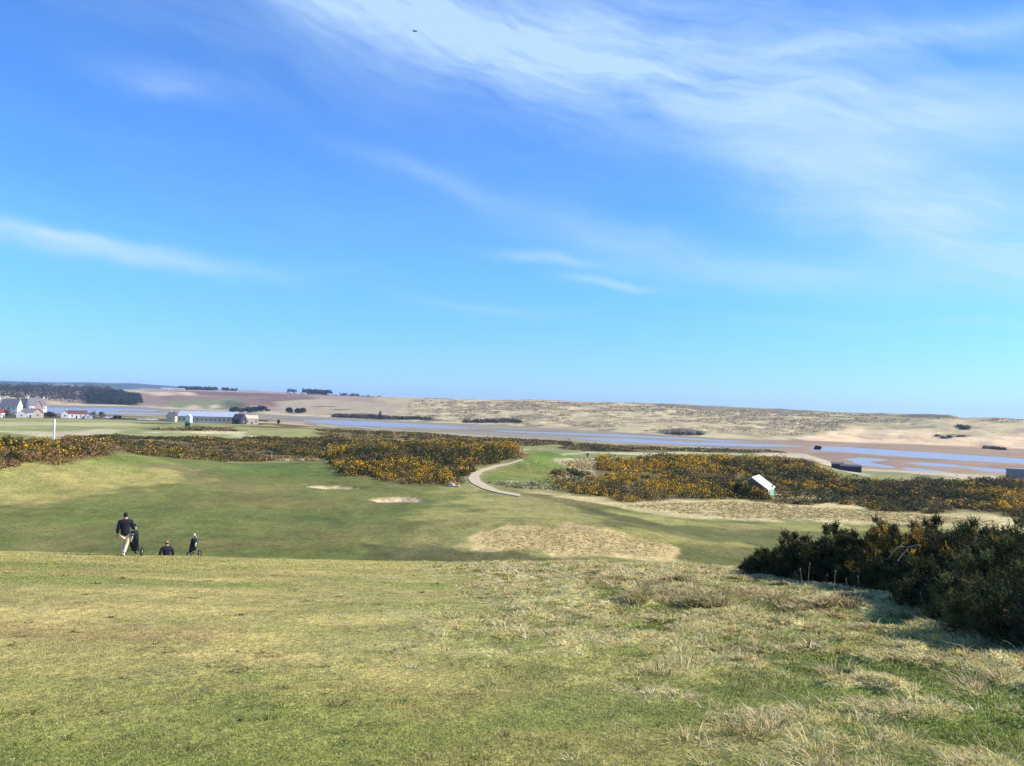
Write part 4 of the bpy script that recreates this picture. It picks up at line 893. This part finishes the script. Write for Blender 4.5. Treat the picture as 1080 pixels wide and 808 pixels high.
# two dark teal sheds by the shore
for u0, u1, vt, r, lb in [(879, 889.5, 492.4, 318, 'dark low hut at the shore, left of the longer one'), (889, 907, 491.4, 312, 'longer dark blue grey hut at the shore')]:
    x, y, z, w, h = put(u0, u1, vt, r); h = max(h, 2.2); th = math.atan2(x, y); t = empty('hut', (x, y, z), -th+.1, lb, 'hut')
    bm = bmesh.new(); bbox(bm, -w/2, w/2, -2, 2, -.4, h-.25); part('wall', bm, MDB, t)
    bm = bmesh.new(); a = [bm.verts.new(p) for p in [(-w/2-.2, -2.3, h-.3), (w/2+.2, -2.3, h-.3), (w/2+.2, 2.3, h+.1), (-w/2-.2, 2.3, h+.1)]]; b = [bm.verts.new((v.co.x, v.co.y, v.co.z+.15)) for v in a]; bm.faces.new(a); bm.faces.new(b)
    for k in range(4): bm.faces.new((a[k], a[(k+1) % 4], b[(k+1) % 4], b[k]))
    part('roof', bm, MDS, t)
    bm = bmesh.new(); bbox(bm, -.5, .5, -2.06, -1.98, 0, 1.9); part('door', bm, MBK, t)
# grey block at the right edge
x, y, z, w, h = put(1067.5, 1094, 494.6, 290); h = max(h, 3.)
t = empty('storage_block', (x, y, z), -math.atan2(x, y), 'plain grey flat roofed block cut by the right edge', 'building'); bm = bmesh.new(); bbox(bm, -w/2, w/2, -2.5, 2.5, -.4, h-.2); part('wall', bm, MCC, t)
bm = bmesh.new(); bbox(bm, -w/2-.15, w/2+.15, -2.65, 2.65, h-.2, h); part('roof', bm, MCC, t)
# dark boat-like hump on the sandy knoll
x, y, z = g1(863.5, 474.5); s = math.hypot(x, y)/F
tree(863.5, math.hypot(x, y), 7.5, 469.6, 'round dark bush on the small sandy knoll by the channel', cat='bush', name='bush', dark=A(40, 40, 44), K=900)
# ------------------------------------------------------------------ course furniture
MWP = plain('white_paint', (.8, .8, .78), .5, .05); MYF = plain('yellow_cloth', A(226, 190, 110), .8)
x, y, z = at_r(58.3, 165); zt = float(slope(58.3, 443))*165+EYE
t = empty('marker_post', (x, y, z), 0, 'tall white marker post rising behind the gorse at left', 'post')
bm = bmesh.new(); tube(bm, [(0, 0, -.2), (0, 0, zt-z)], .14, 10); tube(bm, [(0, 0, zt-z), (0, 0, zt-z+.2)], [.14, .05], 10); part('pole', bm, MWP, t)
x, y, z = g1(286.5, 485.5); t = empty('flagstick', (x, y, z), 0, 'flagstick with a pale yellow flag on the far putting green', 'flagstick')
bm = bmesh.new(); tube(bm, [(0, 0, 0), (0, 0, 2.3)], .03, 8); part('pole', bm, MWP, t)
bm = bmesh.new(); g = []
for k in range(6): g.append([bm.verts.new((-.02-.13*k*.9, .06*math.sin(k*1.3), 2.28-.02*k)), bm.verts.new((-.02-.13*k*.9, .06*math.sin(k*1.3+.4), 1.75+.05*k))])
for p, q in zip(g, g[1:]): bm.faces.new((p[0], q[0], q[1], p[1]))
bmesh.ops.solidify(bm, geom=bm.faces[:], thickness=.015); part('flag', bm, MYF, t)
for i, (u, v) in enumerate([(565, 487.6), (556.5, 490)]):
    x, y, z = g1(u, v); bm = bmesh.new(); bmesh.ops.create_icosphere(bm, subdivisions=2, radius=.16); bmesh.ops.translate(bm, verts=bm.verts, vec=(0, 0, .12)); bmesh.ops.scale(bm, verts=bm.verts, vec=(1, 1, .9))
    o = part('tee_marker', bm, MWP, None, True); o.location = (x, y, z); tag(o, ['white tee marker farther back on the raised tee', 'white tee marker nearer the path on the raised tee'][i], 'tee marker')
x, y, z = g1(619.5, 483.5); t = empty('signpost', (x, y, z), .3, 'small dark post at the right back corner of the raised tee', 'post')
bm = bmesh.new(); bbox(bm, -.1, .1, -.1, .1, -.2, 1.3, .02); part('post', bm, MBK, t); bm = bmesh.new(); bbox(bm, -.4, .4, -.14, -.1, .8, 1.45, .015); part('board', bm, MBK, t)
MRK = plain('pinkish_rock', A(190, 160, 150), .9, .2, 3., bump=.3)
def rock(u, v, sz, label, mat=MRK, cat='rock', fl=.6):
    x, y, z = g1(u, v); bm = bmesh.new(); bmesh.ops.create_icosphere(bm, subdivisions=3, radius=sz); s0 = random.random()*9
    for w in bm.verts: q = w.co.normalized(); w.co *= 1+.2*math.sin(q.x*4+s0)*math.sin(q.y*3+s0)+.1*math.sin(q.z*7+s0); w.co.z *= fl; w.co.x *= 1.3
    o = part('rock', bm, mat, None); o.location = (x, y, z+sz*.2); tag(o, label, cat)
rock(476, 513, .7, 'pinkish rock in the grass at the foot of the middle gorse'); rock(482, 513.6, .45, 'smaller pinkish rock beside the bend of the path')
rock(253, 760, .018, 'tiny dark pebble lying on the near turf', plain('dark_pebble', (.03, .03, .03), .8), 'pebble')
# gull high in the sky
MB = plain('bird_feather', (.06, .06, .07), .8)
d = rays(437.5, 33); d = d/np.linalg.norm(d)*70; t = empty('bird', (d[0], d[1], d[2]+EYE), .5, 'small dark bird gliding high in the sky', 'bird')
bm = bmesh.new(); tube(bm, [(-.22, 0, 0), (-.12, 0, 0), (0, 0, .01), (.14, 0, 0), (.24, 0, 0)], [.01, .04, .055, .035, .012], 8)
for s in (-1, 1):
    w = [(.06, s*.04, .01), (.08, s*.2, .06), (.02, s*.42, .05), (-.05, s*.4, .05), (-.04, s*.2, .055), (-.08, s*.04, .01)]
    a = [bm.verts.new(p) for p in w]; b = [bm.verts.new((p[0], p[1], p[2]+.012)) for p in w]; bm.faces.new(a); bm.faces.new(b)
    for k in range(6): bm.faces.new((a[k], a[(k+1) % 6], b[(k+1) % 6], b[k]))
part('body', bm, MB, t); t.rotation_euler = (R(25), R(-10), R(30))
# ------------------------------------------------------------------ golfers
MSK = plain('skin', A(214, 160, 134), .6, .06); MNV = plain('navy_jacket', A(26, 30, 46), .75, .25, 12.); MKH = plain('cream_trousers', A(230, 212, 180), .85, .08, 10.); MHR = plain('dark_hair', A(40, 32, 28), .7, .3, 40.); MSHO = plain('shoe_leather', A(235, 232, 225), .5, .08)
MDT = plain('charcoal_trousers', A(42, 44, 54), .85, .2, 10.)
def skin(name, verts, edges, mat, parent, root=0, lv=2):
    me = bpy.data.meshes.new(name); me.from_pydata([v[:3] for v in verts], edges, []); o = bpy.data.objects.new(name, me); COL.objects.link(o)
    m = o.modifiers.new('skin', 'SKIN'); sv = me.skin_vertices[0].data
    for k, v in enumerate(verts):
        rr = v[3]; rr = rr if hasattr(rr, '__len__') else (rr, rr); sv[k].radius = rr; sv[k].use_root = (k == root)
    m.use_smooth_shade = True
    s = o.modifiers.new('sub', 'SUBSURF'); s.levels = lv; s.render_levels = lv
    dg = bpy.context.evaluated_depsgraph_get(); nm = bpy.data.meshes.new_from_object(o.evaluated_get(dg)); o.modifiers.clear(); o.data = nm; nm.name = name
    nm.materials.clear(); nm.materials.append(mat); o.parent = parent; return o
def person(loc, rz, label, pose, mtr, bald=False, mj=MNV):
    t = empty('person', loc, rz, label, 'person'); P = pose
    V = []; E = []
    def add(p, r, fr=None):
        V.append((*p, r))
        if fr is not None: E.append((fr, len(V)-1))
        return len(V)-1
    pel = add((0, 0, .95), (.15, .10)); wa = add((0, 0, 1.12), (.13, .095), pel); che = add((0, .01, 1.32), (.15, .105), wa); ups = add((0, 0, 1.45), (.10, .08), che)
    nk = add((0, .015, 1.53), .055, ups); hb = add((0, .03, 1.62), (.075, .085), nk); hd = add((0, .03, 1.70), (.08, .095), hb); add((0, .02, 1.77), (.06, .07), hd); add((0, .135, 1.655), .018, hb)
    for s, k in ((-1, 'L'), (1, 'R')):
        sh = add((s*.19, 0, 1.42), .062, ups); el = add(P['el'+k], .045, sh); wr = add(P['wr'+k], .03, el)
        d = (Vector(P['wr'+k])-Vector(P['el'+k])).normalized(); pm = Vector(P['wr'+k])+d*.07; pa = add(pm, (.028, .02), wr); side = d.cross(Vector((0, 1, .2))).normalized(); 
        for f, (o_, ln) in enumerate([(-.03, .07), (-.01, .085), (.01, .08), (.03, .06)]):
            b = pm+side*o_+d*.025; i1 = add(b, .010, pa); i2 = add(b+d*ln*.55+Vector((0, .012, 0)), .009, i1); add(b+d*ln*.85+Vector((0, .035, -.005)), .008, i2)
        b = pm+side*-.045*s; i1 = add(b, .011, pa); add(b+d*.045+Vector((0, .02, 0)), .009, i1)
        hp = add((s*.09, 0, .9), .085, pel); kn = add(P['kn'+k], .055, hp); an = add(P['an'+k], .038, kn); add(Vector(P['an'+k])+Vector((0, .12, -.05)), (.035, .025), an)
    skin('body', V, E, MSK, t)
    V = []; E = []
    pel = add((0, 0, .80), (.19, .14)); wa = add((0, 0, 1.08), (.195, .14), pel); che = add((0, .01, 1.3), (.215, .15), wa); ups = add((0, 0, 1.45), (.17, .115), che); add((0, .012, 1.54), .08, ups)
    for s, k in ((-1, 'L'), (1, 'R')):
        sh = add((s*.21, 0, 1.42), .1, ups); el = add(P['el'+k], .078, sh); w = Vector(P['wr'+k]); e = Vector(P['el'+k]); add(e+(w-e)*.88, .055, el)
    skin('jacket', V, E, mj, t)
    V = []; E = []
    pel = add((0, 0, .93), (.18, .135))
    for s, k in ((-1, 'L'), (1, 'R')):
        hp = add((s*.085, 0, .84), .105, pel); kn = add(P['kn'+k], .078, hp); add(Vector(P['an'+k])+Vector((0, 0, .0)), .062, kn)
    skin('trousers', V, E, mtr, t)
    for k in 'LR':
        a = Vector(P['an'+k]); bm = bmesh.new(); tube(bm, [a+Vector((0, -.07, -.04)), a+Vector((0, 0, -.045)), a+Vector((0, .12, -.055)), a+Vector((0, .2, -.06))], [.035, .047, .045, .025], 10); part('shoe', bm, MSHO, t, True)
    bm = bmesh.new(); bmesh.ops.create_uvsphere(bm, u_segments=20, v_segments=14, radius=1)
    for v in bm.verts: v.co = Vector((v.co.x*.092, v.co.y*.108+.012, v.co.z*.112+1.705))
    cut = [v for v in bm.verts if (v.co.y > .04 and v.co.z < 1.75) or v.co.z < (1.63)] if not bald else [v for v in bm.verts if v.co.z > 1.715 or v.co.y > .03 or v.co.z < 1.63]
    bmesh.ops.delete(bm, geom=cut, context='VERTS'); part('hair', bm, MHR, t, True)
    bm = bmesh.new()
    for s in (-1, 1):
        r = bmesh.ops.create_icosphere(bm, subdivisions=2, radius=.03)
        for v in r['verts']: v.co = Vector((v.co.x*.4+s*.092, v.co.y*.7+.03, v.co.z*1.1+1.665))
    part('ear', bm, MSK, t, True)
    bm = bmesh.new()
    for s in (-1, 1):
        r = bmesh.ops.create_icosphere(bm, subdivisions=1, radius=.012); bmesh.ops.translate(bm, verts=r['verts'], vec=(s*.035, .115, 1.68))
    part('eye', bm, MBK, t, True)
    return t
PX, PYY, PZZ = g1(137.5, 584.6)
def on(u, r): x, y, z = at_r(u, r); return (x, y, z)
r1 = 31.9
l1 = on(137.5, r1/math.cos(float(bear(137.5)))); th1 = -float(bear(137))
person(l1, th1, 'dark haired golfer in navy jacket and cream trousers with a hand on the trolley', dict(elL=(-.27, -.02, 1.14), wrL=(-.30, .06, .90), elR=(.29, .06, 1.16), wrR=(.36, .28, 1.06), knL=(-.09, .13, .48), anL=(-.06, .10, .10), knR=(.08, .04, .50), anR=(-.02, -.22, .15)), MKH)
l2 = on(182, 38.2/math.cos(float(bear(182)))); 
person(l2, th1+.1, 'balding golfer in black jacket seen from the chest up beyond the crest', dict(elL=(-.33, -.08, 1.16), wrL=(-.28, .14, 1.02), elR=(.29, .02, 1.16), wrR=(.30, .16, .95), knL=(-.09, .2, .5), anL=(-.09, .12, .10), knR=(.09, .02, .5), anR=(.09, -.22, .15)), MDT, bald=True)
# trolleys and bags
MBF = plain('trolley_metal', (.05, .05, .055), .4, .1, metal=.5); MBG = plain('black_bag_nylon', A(24, 26, 36), .7, .3, 10.); MGY = plain('grey_trim', A(170, 170, 172), .6)
def trolley(loc, rz, label, k=1.):
    t = empty('golf_trolley', loc, rz, label, 'golf trolley'); t.scale = (k, k, k); bm = bmesh.new()
    tube(bm, [(0, .38, .16), (0, .1, .32), (0, -.2, .62), (0, -.42, .98)], .018); tube(bm, [(-.3, -.02, .18), (0, .05, .33), (.3, -.02, .18)], .015); tube(bm, [(0, .1, .3), (0, .3, .24)], .03); part('frame', bm, MBF, t)
    bm = bmesh.new(); tube(bm, [(-.12, -.42, .98), (-.08, -.46, 1.02), (.08, -.46, 1.02), (.12, -.42, .98)], .017); part('handle', bm, MBF, t)
    bm = bmesh.new(); bbox(bm, -.07, .07, -.42, -.3, .93, .98, .01); part('console', bm, MGY, t)
    for px, py, rr in ((-.34, -.02, .17), (.34, -.02, .17), (0, .42, .13)):
        bm = bmesh.new(); bmesh.ops.create_cone(bm, segments=24, radius1=rr, radius2=rr, depth=.06, cap_ends=False)
        bmesh.ops.solidify(bm, geom=bm.faces[:], thickness=.03); bmesh.ops.rotate(bm, verts=bm.verts, cent=(0, 0, 0), matrix=Matrix.Rotation(math.pi/2, 3, 'Y')); bmesh.ops.translate(bm, verts=bm.verts, vec=(px, py, rr)); wh = part('wheel', bm, MTY, t)
        bm = bmesh.new(); tube(bm, [(px-.03, py, rr), (px+.03, py, rr)], rr*.3, 10)
        for k in range(5): a = k*1.2566; tube(bm, [(px, py, rr), (px, py+math.cos(a)*rr*.84, rr+math.sin(a)*rr*.84)], .014, 6)
        part('rim', bm, MGY, wh)
    return t
def bag(loc, rz, label, cl_label, cgroup, heads, kk=1.):
    t = empty('golf_bag', loc, rz, label, 'golf bag'); t.scale = (kk, kk, kk); ax = Vector((0, -.28, .96)).normalized(); b = Vector((0, .26, .2)); bm = bmesh.new()
    tube(bm, [b, b+ax*.05, b+ax*.45, b+ax*.5, b+ax*.8, b+ax*.84], [.13, .155, .155, .16, .165, .15], 16); part('body', bm, MBG, t, True)
    for s in (-1, 1):
        bm = bmesh.new(); bbox(bm, s*.1-.06, s*.1+.06, .02, .2, .35, .72, .03); part('pocket', bm, MBG, t)
    bm = bmesh.new(); bbox(bm, -.09, .09, .24, .36, .3, .6, .03); part('pocket', bm, MBG, t)
    bm = bmesh.new(); tube(bm, [b+ax*.8+Vector((0, -.13, 0)), b+ax*.6+Vector((0, -.24, 0)), b+ax*.3+Vector((0, -.15, 0))], .02, 6); part('strap', bm, MBG, t)
    bm = bmesh.new(); bbox(bm, -.07, .0, -.22, -.16, .62, .86, .01); part('towel', bm, MWP, t)
    c = Matrix.Translation(Vector(loc)) @ Matrix.Rotation(rz, 4, 'Z') @ Matrix.Scale(kk, 4)
    for k, (hx, hy, ln, m) in enumerate(heads):
        q = b+ax*.55+Vector((hx*.6, hy*.6, 0)); bm = bmesh.new(); e = b+ax*ln+Vector((hx, hy, 0))
        g = empty('golf_club', c @ q, rz, cl_label[k], 'golf club', cgroup); g.scale = (kk, kk, kk); tube(bm, [(0, 0, 0), e-q], .008, 6); part('shaft', bm, MRM, g)
        bm = bmesh.new(); r = bmesh.ops.create_icosphere(bm, subdivisions=2, radius=.055)
        for v in bm.verts: v.co = Vector((v.co.x*.9, v.co.y*.8, v.co.z*1.35))+(e-q)+Vector((0, 0, .03))
        part('head_cover', bm, m, g, True)
    return t
lt = on(146.8, 32.3/math.cos(float(bear(147)))); trolley(lt, th1-.25, 'black three wheeled golf trolley beside the standing golfer')
bag(lt, th1-.25, 'black golf bag leaning on the trolley beside the standing golfer', ['club with black head cover, leftmost in the bag by the standing golfer', 'tallest black covered club in the bag by the standing golfer', 'club with grey cover in the bag by the standing golfer'], 'clubs in the bag by the standing golfer', [(-.07, .02, 1.0, MBG), (.03, .04, 1.1, MBG), (.06, -.05, .98, MGY)])
lt = on(210.5, 34.1/math.cos(float(bear(210)))); trolley(lt, th1+.5, 'black golf trolley standing alone right of the balding golfer', .8)
bag(lt, th1+.5, 'black golf bag standing on the lone trolley', ['club with white head cover, topmost in the lone bag', 'black covered club in the lone bag beside the white one', 'pinkish covered club at the right of the lone bag'], 'clubs in the lone bag', [(-.03, .0, 1.06, MWP), (.03, .05, .98, MBG), (.08, -.02, .92, MSK)], .8)
# ------------------------------------------------------------------ haze
bm = bmesh.new(); bbox(bm, -13000, 13000, -13000, 13000, -420, 190)
MH = bpy.data.materials.new('haze_air'); MH.use_nodes = True; t = MH.node_tree; t.nodes.clear(); out = t.nodes.new('ShaderNodeOutputMaterial'); pv = t.nodes.new('ShaderNodeVolumePrincipled')
HAZE = 8.0e-5
pv.inputs['Color'].default_value = (.55, .74, 1, 1); pv.inputs['Density'].default_value = HAZE; pv.inputs['Anisotropy'].default_value = .2; t.links.new(pv.outputs[0], out.inputs['Volume'])
USE_HAZE = True
if USE_HAZE:
    hz = part('haze', bm, MH, None); hz['kind'] = 'stuff'; hz['label'] = 'thin blue air between the viewer and the far hills'
# ------------------------------------------------------------------ light and sky
SUN_AZ, SUN_EL = R(88), R(34)       # azimuth clockwise from +Y (view direction)
sd = Vector((math.sin(SUN_AZ)*math.cos(SUN_EL), math.cos(SUN_AZ)*math.cos(SUN_EL), math.sin(SUN_EL)))
L = bpy.data.lights.new('sun', 'SUN'); L.energy = 5.0; L.angle = R(.53); L.color = (1, .955, .88); lo = bpy.data.objects.new('sun', L); COL.objects.link(lo); lo.rotation_euler = sd.to_track_quat('Z', 'Y').to_euler(); lo.location = (0, 0, 60)
Wd = bpy.data.worlds.new('World'); S.world = Wd; Wd.use_nodes = True; t = Wd.node_tree; bg = t.nodes['Background']; bg.inputs['Strength'].default_value = .096
sk = t.nodes.new('ShaderNodeTexSky'); sk.sky_type = 'NISHITA'; sk.sun_disc = False; sk.sun_elevation = SUN_EL; sk.sun_rotation = SUN_AZ; sk.air_density = 1.0; sk.dust_density = .0; sk.ozone_density = 2.0; sk.altitude = 50
tc = t.nodes.new('ShaderNodeTexCoord'); sp = t.nodes.new('ShaderNodeSeparateXYZ'); t.links.new(tc.outputs['Generated'], sp.inputs[0])
def mt(op, a, b=None, c=None, clamp=False):
    n = t.nodes.new('ShaderNodeMath'); n.operation = op; n.use_clamp = clamp
    for i, v in enumerate((a, b, c)):
        if v is None: continue
        if isinstance(v, bpy.types.NodeSocket): t.links.new(v, n.inputs[i])
        else: n.inputs[i].default_value = v
    return n.outputs[0]
az = mt('ARCTAN2', sp.outputs[0], sp.outputs[1]); el = mt('ARCSINE', sp.outputs[2])
# slow warp so that no edge is straight
cb0 = t.nodes.new('ShaderNodeCombineXYZ'); t.links.new(az, cb0.inputs[0]); t.links.new(el, cb0.inputs[1])
wn = t.nodes.new('ShaderNodeTexNoise'); wn.inputs['Scale'].default_value = 3.2; wn.inputs['Detail'].default_value = 4; t.links.new(cb0.outputs[0], wn.inputs['Vector'])
sw = t.nodes.new('ShaderNodeSeparateColor'); t.links.new(wn.outputs['Color'], sw.inputs[0])
az2 = mt('MULTIPLY_ADD', mt('SUBTRACT', sw.outputs[0], .5), .16, az); el2 = mt('MULTIPLY_ADD', mt('SUBTRACT', sw.outputs[1], .5), .10, el)
def streak(ang, sx, sy, detail, off, dist=.3):
    ca, sa = math.cos(ang), math.sin(ang)
    p = mt('ADD', mt('MULTIPLY', az2, ca*sx), mt('MULTIPLY', el2, -sa*sx)); q = mt('ADD', mt('MULTIPLY', az2, sa*sy), mt('MULTIPLY', el2, ca*sy))
    cb = t.nodes.new('ShaderNodeCombineXYZ'); t.links.new(p, cb.inputs[0]); t.links.new(q, cb.inputs[1]); cb.inputs[2].default_value = off
    no = t.nodes.new('ShaderNodeTexNoise'); no.inputs['Scale'].default_value = 1; no.inputs['Detail'].default_value = detail; no.inputs['Roughness'].default_value = .62; no.inputs['Distortion'].default_value = dist
    t.links.new(cb.outputs[0], no.inputs['Vector']); return no.outputs['Fac']
s1 = streak(R(14), 2.6, 15, 9, 1.3); s2 = streak(R(17), 8, 46, 10, 7.7, .7); s3 = streak(R(8), 1.5, 6, 6, 3.1)
CLD = [ # u, v, half length px, half thickness px, tilt (down to the right, deg), strength
 (600, 74, 340, 54, 11, 1.3), (400, 18, 270, 34, 10, .85), (640, 24, 260, 46, 6, .8), (820, 112, 150, 26, 6, .75), (930, 45, 220, 16, -10, .7), (970, 225, 180, 46, 13, 1.7), (1040, 275, 140, 36, 10, 1.1), (700, 262, 170, 20, 9, .55), (850, 292, 150, 16, 8, .6), (110, 262, 180, 12, 7, 1.1), (60, 246, 110, 6, 6, .7), (165, 88, 62, 14, 10, .6), (450, 190, 85, 9, 16, .3), (1000, 120, 160, 60, 5, .42), (640, 293, 42, 5, 4, .9), (575, 271, 60, 6, 5, .7), (520, 324, 90, 5, 6, .3), (860, 337, 90, 6, 5, .35), (1040, 348, 70, 5, 6, .35), (260, 75, 300, 50, 10, .15)]
acc = None
for (u, v, a, b, tl, st) in CLD:
    d = rays(u, v); d = d/np.linalg.norm(d); a0 = math.atan2(d[0], d[1]); e0 = math.asin(d[2]); d2 = rays(u+100*math.cos(R(tl)), v+100*math.sin(R(tl))); d2 = d2/np.linalg.norm(d2)
    da, de = math.atan2(d2[0], d2[1])-a0, math.asin(d2[2])-e0; ln = math.hypot(da, de); ca, sa = da/ln, de/ln; k = ln/100
    da_ = mt('SUBTRACT', az2, a0); de_ = mt('SUBTRACT', el2, e0)
    p = mt('MULTIPLY', mt('ADD', mt('MULTIPLY', da_, ca), mt('MULTIPLY', de_, sa)), 1/(a*k)); q = mt('MULTIPLY', mt('SUBTRACT', mt('MULTIPLY', de_, ca), mt('MULTIPLY', da_, sa)), 1/(b*k))
    g = mt('MULTIPLY', mt('EXPONENT', mt('MULTIPLY', mt('ADD', mt('MULTIPLY', p, p), mt('MULTIPLY', q, q)), -.9)), st)
    acc = g if acc is None else mt('ADD', acc, g)
nz = mt('ADD', mt('MULTIPLY', s1, .42), mt('ADD', mt('MULTIPLY', s2, .2), mt('MULTIPLY', s3, .42)))
f = mt('MULTIPLY', mt('SUBTRACT', nz, .38), 2.9, clamp=True)
cl = mt('MULTIPLY', mt('MULTIPLY', acc, mt('ADD', f, .12)), .95, clamp=True)
veil = mt('MULTIPLY', mt('MULTIPLY', mt('SUBTRACT', s3, .46, clamp=True), .9), mt('MULTIPLY', el, 1.6, clamp=True), clamp=True)
cl = mt('MINIMUM', mt('ADD', mt('MULTIPLY', cl, .86), veil), .84)
def vmix(a, b, fac, mode='MIX'): return mixc(t, a, b, fac, mode)
lowf = mt('SUBTRACT', 1., mt('MULTIPLY', el, 6.), clamp=True)
tint = vmix((.47, .95, 1.62), (.42, .70, 1.62), lowf)
tinted = vmix(sk.outputs[0], tint, 1., 'MULTIPLY')
fin = vmix(tinted, (3.9, 5.45, 7.3), cl)
t.links.new(fin, bg.inputs['Color'])
S.view_settings.view_transform = 'Standard'; S.view_settings.look = 'None'; S.view_settings.gamma = 1; S.view_settings.exposure = .68
S.render.engine = 'CYCLES'
S.cycles.max_bounces = 6; S.cycles.volume_bounces = 0
